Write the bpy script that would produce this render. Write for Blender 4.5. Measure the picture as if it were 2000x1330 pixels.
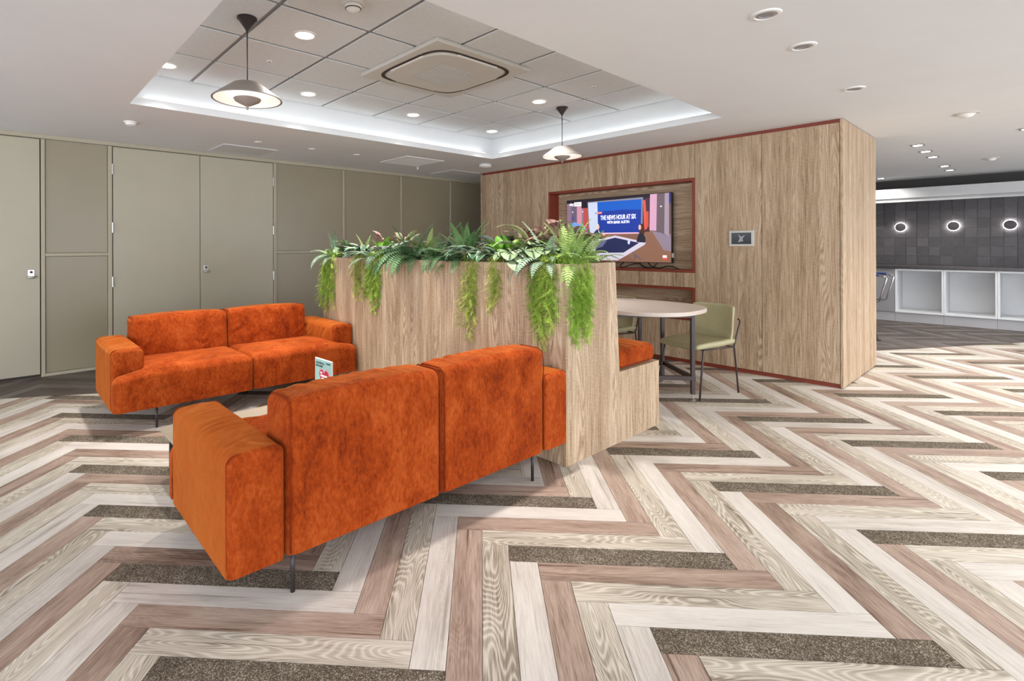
import bpy, bmesh, math, random
from mathutils import Matrix, Vector, Euler

# ------------------------------------------------------------------ clear
for o in list(bpy.data.objects): bpy.data.objects.remove(o, do_unlink=True)
scene = bpy.context.scene
COL = scene.collection

# ------------------------------------------------------------------ camera
# the room's axes are the world's axes: +X runs along the panelled back wall,
# +Y along the wood-clad middle wall; the camera stands at the origin
PHI = 0.7104252; FPX = 1010.4; CXP = 868.13; CYP = 480.42; CAMH = 1.27
cam = bpy.data.cameras.new('camera'); camo = bpy.data.objects.new('camera', cam); COL.objects.link(camo)
camo.matrix_world = (Matrix.Translation((0, 0, CAMH)) @ Matrix.Rotation(-PHI, 4, 'Z')
                     @ Matrix.Rotation(math.pi/2, 4, 'X') @ Matrix.Rotation(-0.00353, 4, 'Z'))
cam.sensor_fit = 'HORIZONTAL'; cam.sensor_width = 36.0; cam.lens = FPX/2000*36
cam.shift_x = (1000-CXP)/2000; cam.shift_y = (CYP-665)/2000
cam.clip_start = 0.05; cam.clip_end = 100
scene.camera = camo

# ------------------------------------------------------------------ world, exposure
w = bpy.data.worlds.new('daylight'); scene.world = w; w.use_nodes = True
bg = w.node_tree.nodes['Background']
bg.inputs[0].default_value = (0.90, 0.965, 1.05, 1); bg.inputs[1].default_value = 3.5
vs = scene.view_settings
vs.view_transform = 'Standard'; vs.look = 'None'; vs.gamma = 1; vs.use_curve_mapping = False
vs.exposure = 0.42
DOWNLIGHT_W = 9.0; COVE_E = 2.2; PENDANT_W = 1.2; ROW_W = 7.0; FILL_ROW_W = 18.0

# ------------------------------------------------------------------ sizes (metres)
ZC = 2.38          # plasterboard ceiling
ZT = 2.657         # tiled ceiling inside the raised coffer
YB = 6.43          # back wall face
XP = 5.60          # wood-clad middle wall face
PY0, PY1 = 1.158, 5.634
PX1 = 6.948
CX0, CX1, CY0, CY1 = 0.765, 4.775, 1.828, 4.612   # coffer opening

# ------------------------------------------------------------------ helpers
def L(c):
    c = c/255.0
    return c/12.92 if c <= 0.04045 else ((c+0.055)/1.055)**2.4
def RGB(r, g, b): return (L(r), L(g), L(b), 1.0)

class MB:
    def __init__(s): s.v = []; s.f = []; s.uv = {}; s.mi = []
    def add(s, vs, fs, mi=0):
        b = len(s.v); s.v += [tuple(p) for p in vs]
        for f in fs: s.f.append([i+b for i in f]); s.mi.append(mi)
        return s
    def box(s, x0, x1, y0, y1, z0, z1, mi=0):
        return s.add([(x0,y0,z0),(x1,y0,z0),(x1,y1,z0),(x0,y1,z0),(x0,y0,z1),(x1,y0,z1),(x1,y1,z1),(x0,y1,z1)],
              [(0,3,2,1),(4,5,6,7),(0,1,5,4),(1,2,6,5),(2,3,7,6),(3,0,4,7)], mi)
    def quad(s, a, b, c, d, mi=0): return s.add([a,b,c,d], [(0,1,2,3)], mi)
    def prism(s, poly, z0, z1, mi=0):
        n = len(poly)
        s.add([(x,y,z0) for x,y in poly]+[(x,y,z1) for x,y in poly],
              [tuple(range(n-1,-1,-1)), tuple(range(n,2*n))]+[(i,(i+1)%n,n+(i+1)%n,n+i) for i in range(n)], mi)
        return s
    def tube(s, pts, r, seg=8, mi=0, taper=None):
        pts = [Vector(p) for p in pts]; n = len(pts); rings = []
        up = Vector((0,0,1)); prev = None
        for i, p in enumerate(pts):
            d = (pts[min(i+1,n-1)]-pts[max(i-1,0)]).normalized()
            a = d.cross(up) if abs(d.dot(up)) < .95 else d.cross(Vector((0,1,0)))
            if prev is not None:
                a2 = prev-d*prev.dot(d)
                if a2.length > 1e-4: a = a2
            a.normalize(); b = d.cross(a); prev = a
            rr = r*(taper[i] if taper else 1)
            rings.append([p+(a*math.cos(t)+b*math.sin(t))*rr for t in [2*math.pi*k/seg for k in range(seg)]])
        vv = [q for ring in rings for q in ring]; ff = []
        for i in range(n-1):
            for k in range(seg):
                ff.append((i*seg+k, i*seg+(k+1)%seg, (i+1)*seg+(k+1)%seg, (i+1)*seg+k))
        ff.append(tuple(range(seg-1,-1,-1))); ff.append(tuple((n-1)*seg+k for k in range(seg)))
        return s.add(vv, ff, mi)
    def lathe(s, prof, c=(0,0,0), seg=32, mi=0, axis='z'):
        vv = []; ff = []; n = len(prof)
        for r, z in prof:
            for k in range(seg):
                t = 2*math.pi*k/seg; x, y = r*math.cos(t), r*math.sin(t)
                vv.append((c[0]+x,c[1]+y,c[2]+z) if axis == 'z' else (c[0]+z,c[1]+x,c[2]+y))
        for i in range(n-1):
            for k in range(seg):
                q = (i*seg+k, i*seg+(k+1)%seg, (i+1)*seg+(k+1)%seg, (i+1)*seg+k)
                ff.append(q)
        if prof[0][0] > 1e-6: ff.append(tuple(range(seg-1,-1,-1)))
        if prof[-1][0] > 1e-6: ff.append(tuple((n-1)*seg+k for k in range(seg)))
        return s.add(vv, ff, mi)
    def mesh(s, name, mats, smooth=False):
        me = bpy.data.meshes.new(name); me.from_pydata(s.v, [], s.f)
        for m in (mats if isinstance(mats, (list,tuple)) else [mats]): me.materials.append(m)
        if any(s.mi): me.polygons.foreach_set('material_index', s.mi)
        if s.uv:
            l = me.uv_layers.new(name='UVMap')
            for p in me.polygons:
                for li in p.loop_indices: l.data[li].uv = s.uv.get(me.loops[li].vertex_index, (0,0))
        if smooth is True: me.polygons.foreach_set('use_smooth', [True]*len(me.polygons))
        elif smooth: me.shade_smooth() if hasattr(me,'shade_smooth') else None
        me.validate(); me.update()
        if smooth and smooth is not True: me.set_sharp_from_angle(angle=math.radians(smooth))
        return me
    def build(s, name, mats, parent=None, smooth=False, bevel=0, seg=2):
        o = obj(name, s.mesh(name, mats, smooth), parent)
        if bevel:
            b = o.modifiers.new('bevel','BEVEL'); b.width = bevel; b.segments = seg; b.limit_method = 'ANGLE'; b.angle_limit = math.radians(40)
        return o

def obj(name, data, parent=None):
    o = bpy.data.objects.new(name, data); COL.objects.link(o)
    if parent is not None: o.parent = parent
    return o
def tag(o, label=None, cat=None, group=None, kind=None):
    if label: o['label'] = label
    if cat: o['category'] = cat
    if group: o['group'] = group
    if kind: o['kind'] = kind
    return o
def thing(name, label, cat, loc=(0,0,0), rz=0, group=None):
    o = obj(name, None); o.location = loc; o.rotation_euler = (0,0,rz); o.empty_display_size = .1
    return tag(o, label, cat, group)
def struct(name, mb, m, label=None, **k):
    return tag(mb.build(name, m, **k), label, None, None, 'structure')
def copy_tree(o, parent=None):
    c = o.copy(); COL.objects.link(c); c.parent = parent
    for ch in o.children: copy_tree(ch, c)
    return c

def rbox(h, r, n=(6,6,6), k=3, deform=None, flat=False):
    """rounded box centred on 0 with half sizes h, edge radius r; returns verts, faces"""
    def axis(hh, m):
        rr = min(r, hh*.98); inner = hh-rr
        a = [-inner-rr*math.tan(math.pi/4*(1-j/k)) for j in range(k)]
        mid = [-inner+2*inner*j/m for j in range(m+1)]
        b = [-x for x in reversed(a)]
        return a+mid+b
    A = [axis(h[i], n[i]) for i in range(3)]
    idx = {}; V = []; F = []
    def vid(i, j, l):
        key = (i,j,l)
        if key not in idx:
            p = [A[0][i],A[1][j],A[2][l]]
            q = [max(-(h[t]-min(r,h[t]*.98)), min(h[t]-min(r,h[t]*.98), p[t])) for t in range(3)]
            d = Vector([p[t]-q[t] for t in range(3)])
            rr = [min(r, h[t]*.98) for t in range(3)]
            if flat and d[2] < -1e-9:
                p[2] = -h[2]+(p[2]+h[2])*.25; d[2] = 0; zk = p[2]
            else: zk = None
            if d.length > 1e-9:
                e = Vector([d[t]/rr[t] for t in range(3)]).normalized()
                p = [q[t]+e[t]*rr[t] for t in range(3)]
                if zk is not None: p[2] = zk
            idx[key] = len(V); V.append(Vector(p))
        return idx[key]
    N = [len(a) for a in A]
    for a, b, c in ((0,1,2),(1,2,0),(2,0,1)):
        for side in (0, N[c]-1):
            for i in range(N[a]-1):
                for j in range(N[b]-1):
                    def K(ii, jj):
                        t = [0,0,0]; t[a]=ii; t[b]=jj; t[c]=side
                        return vid(*t)
                    f = (K(i,j),K(i+1,j),K(i+1,j+1),K(i,j+1))
                    F.append(f if side else f[::-1])
    if deform: V = [Vector(deform(p)) for p in V]
    return V, F

# ------------------------------------------------------------------ materials
def new_mat(name):
    m = bpy.data.materials.new(name); m.use_nodes = True
    return m, m.node_tree, m.node_tree.nodes['Principled BSDF']
def nd(nt, typ, ins=None, **props):
    n = nt.nodes.new(typ)
    for k, v in props.items(): setattr(n, k, v)
    for k, v in (ins or {}).items():
        s = n.inputs[k]
        if hasattr(v, 'is_linked') or isinstance(v, bpy.types.NodeSocket): nt.links.new(v, s)
        else: s.default_value = v
    return n
def link(nt, a, b): nt.links.new(a, b)
def ramp(nt, fac, stops):
    r = nd(nt, 'ShaderNodeValToRGB', {0: fac}); e = r.color_ramp.elements
    while len(e) < len(stops): e.new(0.5)
    for i, (p, c) in enumerate(stops): e[i].position = p; e[i].color = c
    return r.outputs[0]
def vmath(nt, op, a, b): return nd(nt, 'ShaderNodeVectorMath', {0: a, 1: b}, operation=op).outputs[0]
def fmath(nt, op, a, b=0.0, c=0.0): return nd(nt, 'ShaderNodeMath', {0: a, 1: b, 2: c}, operation=op).outputs[0]
def mixc(nt, fac, a, b, mode='MIX'):
    n = nd(nt, 'ShaderNodeMix', data_type='RGBA', blend_type=mode)
    for s, v in ((n.inputs[0],fac),(n.inputs[6],a),(n.inputs[7],b)):
        if isinstance(v, bpy.types.NodeSocket): nt.links.new(v, s)
        else: s.default_value = v
    return n.outputs[2]
def noise(nt, vec, scale=1.0, detail=4.0, rough=.55, dist=0.0, dim='3D'):
    return nd(nt, 'ShaderNodeTexNoise', {'Vector': vec, 'Scale': scale, 'Detail': detail, 'Roughness': rough, 'Distortion': dist}, noise_dimensions=dim).outputs[0]
def noise2(*a, **k): return noise(*a, dim='2D', **k)
def bump(nt, bsdf, height, strength=.2, dist=.005):
    b = nd(nt, 'ShaderNodeBump', {'Height': height, 'Strength': strength, 'Distance': dist})
    link(nt, b.outputs[0], bsdf.inputs['Normal'])

def paint(name, col, rough=.6, var=.03, metallic=0.0, spec=.5, nscale=3.0):
    m, nt, b = new_mat(name)
    tc = nd(nt, 'ShaderNodeTexCoord').outputs['Object']
    f = noise(nt, tc, nscale, 2)
    d = tuple(max(0, c*(1-var)) for c in col[:3])+(1,); u = tuple(min(1, c*(1+var)) for c in col[:3])+(1,)
    link(nt, ramp(nt, f, [(.3,d),(.7,u)]), b.inputs['Base Color'])
    b.inputs['Roughness'].default_value = rough; b.inputs['Metallic'].default_value = metallic
    b.inputs['Specular IOR Level'].default_value = spec
    return m
def emit(name, col, strength):
    m, nt, b = new_mat(name)
    b.inputs['Base Color'].default_value = col; b.inputs['Emission Color'].default_value = col
    b.inputs['Emission Strength'].default_value = strength; b.inputs['Roughness'].default_value = .5
    return m

def laminate(name, axis='z'):
    """rough-sawn oak laminate; grain along the given axis, tone by board strips"""
    m, nt, b = new_mat(name)
    tc = nd(nt, 'ShaderNodeTexCoord').outputs['Object']
    rnd = nd(nt, 'ShaderNodeObjectInfo').outputs['Random']
    s = nd(nt, 'ShaderNodeSeparateXYZ', {0: tc})
    if axis == 'z': h = fmath(nt,'ADD',s.outputs[0],s.outputs[1]); g = s.outputs[2]
    elif axis == 'y': h = fmath(nt,'ADD',s.outputs[0],s.outputs[2]); g = s.outputs[1]
    else: h = fmath(nt,'ADD',s.outputs[1],s.outputs[2]); g = s.outputs[0]
    g = fmath(nt,'ADD',g,fmath(nt,'MULTIPLY',rnd,37.0))
    v = nd(nt,'ShaderNodeCombineXYZ',{0:h,1:g,2:0.0}).outputs[0]
    big = noise2(nt, vmath(nt,'MULTIPLY',v,(16,.7,1)), 1.0, 3, .6)
    hw = fmath(nt,'ADD',h,fmath(nt,'MULTIPLY',fmath(nt,'SUBTRACT',big,.5),.04))
    strip = nd(nt,'ShaderNodeTexWhiteNoise',{'W': fmath(nt,'ADD',fmath(nt,'FLOOR',fmath(nt,'MULTIPLY',hw,14.0)),fmath(nt,'MULTIPLY',rnd,91.0))},noise_dimensions='1D').outputs[0]
    fine = noise2(nt, vmath(nt,'MULTIPLY',v,(150,3.2,1)), 1.0, 3, .65)
    # cathedral grain: contour lines of a stretched noise field, only here and there
    cat = noise2(nt, vmath(nt,'MULTIPLY',v,(8,.75,1)), 1.0, 1, .4)
    rings = nd(nt,'ShaderNodeMath',{0:fmath(nt,'MULTIPLY',cat,120.0)},operation='SINE').outputs[0]
    rings = fmath(nt,'MULTIPLY',rings,fmath(nt,'MULTIPLY',strip,strip))
    saw = noise2(nt, vmath(nt,'MULTIPLY',v,(26,150,1)), 1.0, 1)
    t = fmath(nt,'ADD', fmath(nt,'MULTIPLY',strip,.10), fmath(nt,'MULTIPLY',big,.30))
    t = fmath(nt,'MULTIPLY_ADD', fine, .60, t)
    t = fmath(nt,'MULTIPLY_ADD', rings, .11, t)
    t = fmath(nt,'MULTIPLY_ADD', saw, .16, t)
    t = fmath(nt,'ADD', t, .05)
    c = ramp(nt, t, [(.38,RGB(104,80,58)),(.54,RGB(158,132,104)),(.68,RGB(185,160,132)),(.86,RGB(208,187,162))])
    link(nt, c, b.inputs['Base Color']); b.inputs['Roughness'].default_value = .55; b.inputs['Specular IOR Level'].default_value = .35
    return m

def plank_wood(name, dark, mid, light, ring=.10, contrast=1.0):
    m, nt, b = new_mat(name)
    uv = nd(nt, 'ShaderNodeTexCoord').outputs['UV']
    rnd = nd(nt, 'ShaderNodeObjectInfo').outputs['Random']
    off = nd(nt, 'ShaderNodeCombineXYZ', {0: fmath(nt,'MULTIPLY',rnd,53.0), 1: fmath(nt,'MULTIPLY',rnd,17.0), 2: 0.0}).outputs[0]
    v = vmath(nt,'ADD',uv,off)
    big = noise2(nt, vmath(nt,'MULTIPLY',v,(2.0,15,1)), 1.0, 3, .6, .3)
    fine = noise2(nt, vmath(nt,'MULTIPLY',v,(8,190,1)), 1.0, 3, .7)
    cat = noise2(nt, vmath(nt,'MULTIPLY',v,(1.5,9,1)), 1.0, 1, .4)
    rings = nd(nt,'ShaderNodeMath',{0:fmath(nt,'MULTIPLY',cat,170.0)},operation='SINE').outputs[0]
    rings = fmath(nt,'ADD',fmath(nt,'POWER',fmath(nt,'MULTIPLY_ADD',rings,.5,.5),2.0),-.37)
    t = fmath(nt,'ADD',fmath(nt,'MULTIPLY',big,.55*contrast),fmath(nt,'MULTIPLY',fine,.60*contrast))
    t = fmath(nt,'MULTIPLY_ADD',rings,ring,t)
    t = fmath(nt,'ADD',t,.5-.575*contrast)
    # a few long dark streaks
    st = noise2(nt, vmath(nt,'MULTIPLY',v,(1.1,42,1)), 1.0, 1, .5)
    t = fmath(nt,'SUBTRACT',t,fmath(nt,'MULTIPLY',fmath(nt,'MAXIMUM',fmath(nt,'SUBTRACT',st,.66),0.0),2.2*contrast))
    t = fmath(nt,'MULTIPLY_ADD',fmath(nt,'SUBTRACT',rnd,.5),.14,t)
    link(nt, ramp(nt, t, [(.22,dark),(.48,mid),(.78,light)]), b.inputs['Base Color'])
    b.inputs['Roughness'].default_value = .48; b.inputs['Specular IOR Level'].default_value = .4
    return m
def carpet(name, a, c):
    m, nt, b = new_mat(name)
    uv = nd(nt, 'ShaderNodeTexCoord').outputs['UV']
    f = noise2(nt, uv, 420.0, 2, .8); g = noise2(nt, uv, 9.0, 2)
    v = nd(nt,'ShaderNodeTexVoronoi',{'Vector':uv,'Scale':330.0},voronoi_dimensions='2D').outputs['Color']
    sp = nd(nt,'ShaderNodeSeparateColor',{0:v}).outputs[0]
    t = fmath(nt,'ADD',fmath(nt,'MULTIPLY',f,.5),fmath(nt,'MULTIPLY',sp,.5))
    t = fmath(nt,'ADD',t,fmath(nt,'MULTIPLY',fmath(nt,'SUBTRACT',g,.5),.25))
    link(nt, ramp(nt,t,[(.25,a),(.62,c),(.85,RGB(196,186,170))]), b.inputs['Base Color'])
    b.inputs['Roughness'].default_value = .95; b.inputs['Specular IOR Level'].default_value = .1
    return m
def velvet(name, cols, mottle=1.0, sheen=.4):
    m, nt, b = new_mat(name)
    tc = nd(nt, 'ShaderNodeTexCoord').outputs['Object']
    big = noise(nt, vmath(nt,'MULTIPLY',tc,(5,5,3.2)), 1.0, 4, .7, .5)
    nap = noise(nt, vmath(nt,'MULTIPLY',tc,(75,75,38)), 1.0, 2, .7)
    t = fmath(nt,'ADD',fmath(nt,'MULTIPLY',big,.62*mottle),fmath(nt,'MULTIPLY',nap,.38*mottle))
    t = fmath(nt,'ADD',t,.5-.5*mottle)
    link(nt, ramp(nt,t,[(.34,cols[0]),(.50,cols[1]),(.66,cols[2])]), b.inputs['Base Color'])
    b.inputs['Roughness'].default_value = .9; b.inputs['Specular IOR Level'].default_value = .12
    b.inputs['Sheen Weight'].default_value = sheen; b.inputs['Sheen Roughness'].default_value = .35
    b.inputs['Sheen Tint'].default_value = RGB(255,160,80)
    fold = noise(nt, vmath(nt,'MULTIPLY',tc,(6,4,5)), 1.0, 1, .5, 1.4)
    bump(nt,b,fold,.55,.035)
    return m
def leaf_mat(name, a, c, kind='plain', vein=None, rough=.5):
    m, nt, b = new_mat(name)
    tx = nd(nt, 'ShaderNodeTexCoord'); uv = tx.outputs['UV']
    rnd = nd(nt, 'ShaderNodeObjectInfo').outputs['Random']
    f = noise(nt, tx.outputs['Object'], 26.0, 3)
    f = fmath(nt,'ADD',fmath(nt,'MULTIPLY',f,.6),fmath(nt,'MULTIPLY',rnd,.4))
    col = ramp(nt,f,[(.25,a),(.75,c)])
    if kind != 'plain':
        s = nd(nt,'ShaderNodeSeparateXYZ',{0:uv})
        x = fmath(nt,'SUBTRACT',s.outputs[0],.5); y = s.outputs[1]
        ax = fmath(nt,'ABSOLUTE',x)
        if kind == 'veins':
            ang = fmath(nt,'ARCTAN2',x,fmath(nt,'SUBTRACT',y,.22))
            k = fmath(nt,'ABSOLUTE',nd(nt,'ShaderNodeMath',{0:fmath(nt,'MULTIPLY',ang,4.5)},operation='SINE').outputs[0])
            mask = ramp(nt,k,[(.14,(1,1,1,1)),(.40,(0,0,0,1))])
            col = mixc(nt,mask,col,vein)
        elif kind == 'edge':
            side = nd(nt,'ShaderNodeMath',{0:fmath(nt,'MULTIPLY',fmath(nt,'ADD',y,ax),48.0)},operation='SINE').outputs[0]
            e = fmath(nt,'ADD',fmath(nt,'MULTIPLY',ax,1.9),fmath(nt,'MULTIPLY',side,.18))
            mask = ramp(nt,e,[(.42,(0,0,0,1)),(.72,(1,1,1,1))])
            col = mixc(nt,mask,col,vein)
    link(nt,col,b.inputs['Base Color']); b.inputs['Roughness'].default_value = rough
    b.inputs['Specular IOR Level'].default_value = .3
    return m

M = {}
M['ceiling'] = paint('white ceiling paint', RGB(230,231,231), .85, .012, spec=.2)
M['tile'] = paint('mineral ceiling tile', RGB(216,219,220), .9, .03, spec=.15, nscale=40)
M['grid'] = paint('ceiling grid metal', RGB(150,148,147), .6)
M['white'] = paint('white plastic', RGB(232,230,226), .45)
M['offwhite'] = paint('off white plastic', RGB(204,201,193), .5)
M['wallgrey'] = paint('putty wall paint', RGB(172,162,140), .5, .02)
M['doorgrey'] = paint('putty door laminate', RGB(174,166,145), .42, .02)
M['panelgrey'] = paint('darker putty wall panel', RGB(148,137,114), .33, .05, nscale=1.2)
M['gap'] = paint('dark shadow gap', RGB(62,54,46), .8)
M['steel'] = paint('brushed steel', RGB(200,198,194), .3, .03, metallic=.9)
M['chrome'] = paint('chrome', RGB(225,225,228), .12, .01, metallic=1.0)
M['black'] = paint('black powder coat', RGB(44,38,38), .4, .08)
M['bronze'] = paint('dark bronze tube', RGB(62,50,48), .35, .08)
M['blackgloss'] = paint('black gloss plastic', RGB(18,18,20), .2)
M['red'] = paint('red brown trim', RGB(132,54,34), .5, .05)
M['wood'] = laminate('oak laminate upright grain', 'z')
M['woodh'] = laminate('oak laminate level grain', 'y')
M['woodx'] = laminate('oak laminate end grain', 'x')
M['velvet'] = velvet('burnt orange velvet', (RGB(106,33,5),RGB(148,58,14),RGB(174,82,32)))
M['velvetband'] = velvet('brushed orange velvet with grazing light', (RGB(140,60,14),RGB(160,77,22),RGB(176,92,34)), .45)  # smooth arm band; its paler tones paint in the grazing light
M['seam'] = paint('dark orange piping', RGB(126,44,12), .8, spec=.1)
M['olive'] = paint('olive faux leather', RGB(164,156,120), .45, .05, nscale=8)
M['tabletop'] = paint('pale greige laminate', RGB(206,192,178), .4, .02)
M['coffeetop'] = paint('beige laminate', RGB(160,147,128), .45, .02)
M['soil'] = paint('dark potting soil', RGB(52,44,34), .95, .3, nscale=60)
M['pale'] = plank_wood('pale oak plank', RGB(164,155,144), RGB(207,199,190), RGB(226,221,213), .03, .75)
M['rose'] = plank_wood('rosy oak plank', RGB(102,80,67), RGB(160,137,122), RGB(190,170,156), .06, 1.1)
M['olivewood'] = plank_wood('grey beige oak plank', RGB(132,121,105), RGB(190,180,164), RGB(220,212,199), .24, .9)
M['carpet'] = carpet('speckled brown carpet plank', RGB(70,61,51), RGB(114,103,89))
M['darkw1'] = plank_wood('dark smoked plank', RGB(54,46,41), RGB(86,76,70), RGB(112,102,95), .05, .9)
M['darkw2'] = plank_wood('grey smoked plank', RGB(68,60,55), RGB(102,93,87), RGB(128,119,112), .05, .9)
M['darkw3'] = plank_wood('brown smoked plank', RGB(48,40,35), RGB(76,66,60), RGB(100,90,83), .05, .9)
M['joint'] = paint('dark floor joint', RGB(92,84,78), .8)
M['slate'] = paint('charcoal wall tile', RGB(74,71,73), .55, .12, nscale=14)
M['slate2'] = paint('charcoal wall tile lighter', RGB(84,81,83), .55, .12, nscale=14)
M['grout'] = paint('grey grout', RGB(128,126,128), .8)
M['darkband'] = paint('dark speckled wall covering', RGB(74,70,68), .8, .25, nscale=120)
M['bulkhead'] = paint('light grey bulkhead', RGB(206,206,206), .6)
M['cabinet'] = paint('white cabinet board', RGB(226,227,228), .5)
M['cabgrey'] = paint('grey cabinet door', RGB(150,149,150), .5)
M['plinth'] = paint('grey plinth', RGB(178,176,177), .5)
M['worktop'] = paint('dark stone worktop', RGB(70,67,68), .3, .1, nscale=30)
M['blue'] = paint('blue fabric', RGB(52,66,120), .7)
M['lamp'] = emit('lit lamp lens', (1,.97,.92,1), 6.0); M['lamp'].cycles.emission_sampling = 'NONE'
M['lamp_in'] = emit('lit pendant diffuser', (1,.92,.86,1), .30)
M['ledstrip'] = emit('led strip', (.93,.97,1,1), COVE_E)
M['halo'] = emit('backlit ring', (1,.97,.97,1), 16.0)
M['fern_dark'] = leaf_mat('dark fern', RGB(60,92,58), RGB(116,150,102))
M['fern_mid'] = leaf_mat('mid green fern', RGB(78,116,66), RGB(150,178,118))
M['fern_light'] = leaf_mat('light green fern', RGB(104,134,66), RGB(168,190,112))
M['fern_blue'] = leaf_mat('blue green fern', RGB(92,120,98), RGB(162,182,154))
M['trail'] = leaf_mat('bright trailing green', RGB(124,168,48), RGB(204,224,108))
M['trail2'] = leaf_mat('yellow trailing green', RGB(146,166,58), RGB(214,222,124))
M['bego'] = leaf_mat('veined begonia leaf', RGB(120,142,102), RGB(168,182,142), 'veins', RGB(46,64,40))
M['begored'] = leaf_mat('pink begonia leaf', RGB(146,108,98), RGB(196,168,150), 'veins', RGB(96,44,44))
M['striped'] = leaf_mat('pale edged leaf', RGB(54,96,66), RGB(92,134,92), 'edge', RGB(212,222,198))
M['bright'] = leaf_mat('bright green leaf', RGB(86,142,38), RGB(136,188,66))
M['cream'] = leaf_mat('cream leaf', RGB(132,142,92), RGB(172,174,126), 'edge', RGB(206,196,160))
M['greyleaf'] = leaf_mat('silver grey leaf', RGB(116,136,120), RGB(176,188,172), 'edge', RGB(214,218,210))
M['stem'] = leaf_mat('green stem', RGB(70,84,40), RGB(110,110,60))

rng = random.Random(7)

# ================================================================== FLOOR
fl = MB(); fl.box(-4.5, 13.5, -4.5, YB+.2, -.08, -.006)
FLOOR = struct('floor', fl, M['joint'])
W = .1108352; S0 = -12.97895; T0 = 17.91244; HA = -0.7799836
D1 = (math.cos(HA), math.sin(HA)); D2 = (-math.sin(HA), math.cos(HA))
def lat(s, t): return (W*(s*D1[0]+t*D2[0]), W*(s*D1[1]+t*D2[1]))
def clip(poly, a, b, c):
    """keep a*x+b*y<=c"""
    out = []
    for i in range(len(poly)):
        p, q = poly[i], poly[(i+1) % len(poly)]
        dp, dq = a*p[0]+b*p[1]-c, a*q[0]+b*q[1]-c
        if dp <= 0: out.append(p)
        if dp*dq < 0:
            k = dp/(dp-dq); out.append((p[0]+k*(q[0]-p[0]), p[1]+k*(q[1]-p[1])))
    return out
def area(p): return abs(sum(p[i][0]*p[(i+1)%len(p)][1]-p[(i+1)%len(p)][0]*p[i][1] for i in range(len(p))))/2
SP, CP = math.sin(PHI), math.cos(PHI)
def pix(x, y, z=0):
    d = SP*x+CP*y
    if d < .12: return None
    return (CXP+FPX*(CP*x-SP*y)/d, CYP+FPX*(CAMH-z)/d)
HIDERS = [(2.456,3.0,1.79,4.72,0,1.16),(5.6,6.95,1.158,5.63,0,2.38),(.78,2.27,1.775,2.0,.155,.72),(.57,.78,1.775,2.5,.155,.55),(.57,2.45,4.05,4.86,.16,.5),(3.0,3.54,1.79,4.7,0,.55)]
def hidden(x, y):
    for b in HIDERS:
        t0, t1 = 0.0, 1.0
        o = (0,0,CAMH); d = (x, y, -CAMH)
        for i in range(3):
            lo, hi = b[2*i], b[2*i+1]
            if abs(d[i]) < 1e-9:
                if o[i] < lo or o[i] > hi: t0 = 2; break
                continue
            a, c = (lo-o[i])/d[i], (hi-o[i])/d[i]
            if a > c: a, c = c, a
            t0 = max(t0, a); t1 = min(t1, c)
        if t0 < t1-1e-6: return True
    return False
def seen_area(poly):
    P = [pix(x, y) for x, y in poly]
    if any(p is None for p in P): return 0
    for a, b, c in ((-1,0,0),(1,0,2000),(0,-1,0),(0,1,1330)): P = clip(P, a, b, c)
    if len(P) < 3: return 0
    cx = sum(p[0] for p in poly)/len(poly); cy = sum(p[1] for p in poly)/len(poly)
    pts = [(cx,cy)]+[((p[0]*2+cx)/3,(p[1]*2+cy)/3) for p in poly]
    vis = sum(0 if hidden(*q) else 1 for q in pts)/len(pts)
    return area(P)*vis
BA, BBv, BC = .555, 1.0, 5.73        # straight border to the darker planks: .555x + y = 5.73
CYC = ['olivewood','pale','rose']; CYC2 = ['pale','rose','olivewood']; DK = ['darkw1','darkw2','darkw3']
planks = []
g = .009                             # joint, in plank widths
for m in range(-5, 12):
    for k in range(-70, 110):
        s, t = S0+9*m+k, T0+7*m-k
        for kind in (1, 2):
            if kind == 1:
                r = (s+g, s+8-g, t-1+g, t-g); mat = 'carpet' if (k-m) % 4 == 0 else CYC[(k-m) % 3]; drk = DK[(k+2*m) % 3]
            else:
                r = (s+8+g, s+9-g, t-1+g, t+7-g); mat = CYC2[(k-m) % 3]; drk = DK[(k+m+1) % 3]
            cx, cy = lat((r[0]+r[1])/2, (r[2]+r[3])/2)
            if not (-1.6 < cx < 12.2 and -1.4 < cy < YB+.5): continue
            if 6.1 < cx < 6.5 and cy > 1.7: continue
            poly = [lat(r[0],r[2]), lat(r[1],r[2]), lat(r[1],r[3]), lat(r[0],r[3])]
            full = area(poly)
            poly = clip(clip(poly, 0, 1, YB-.002), 1, 0, 11.95)
            if len(poly) < 3: continue
            ang = HA if kind == 1 else HA+math.pi/2
            a1 = clip(poly, BA, BBv, BC); a2 = clip(poly, -BA, -BBv, -BC-.004)
            for pp, mt in ((a1, mat), (a2, drk)):
                if len(pp) >= 3 and area(pp) > .001:
                    planks.append((seen_area(pp), pp, mt, ang, (cx, cy), abs(area(pp)-full) < 1e-6))
planks.sort(key=lambda p: -p[0])
PT, PB = 0.0, -.02
shared = {}
def plank_mb(poly, c, ang, off=(0,0)):
    mb = MB(); ca, sa = math.cos(-ang), math.sin(-ang)
    n = len(poly); loc = [((x-c[0])*ca-(y-c[1])*sa, (x-c[0])*sa+(y-c[1])*ca) for x, y in poly]
    mb.add([(x,y,PT) for x,y in loc]+[(x,y,PB) for x,y in loc], [tuple(range(n))]+[(i,n+i,n+(i+1)%n,(i+1)%n) for i in range(n)])
    for i, (x, y) in enumerate(loc): mb.uv[i] = mb.uv[n+i] = (x+off[0], y+off[1])
    return mb
rest = MB(); restm = ['pale','rose','olivewood','carpet']+DK
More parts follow.
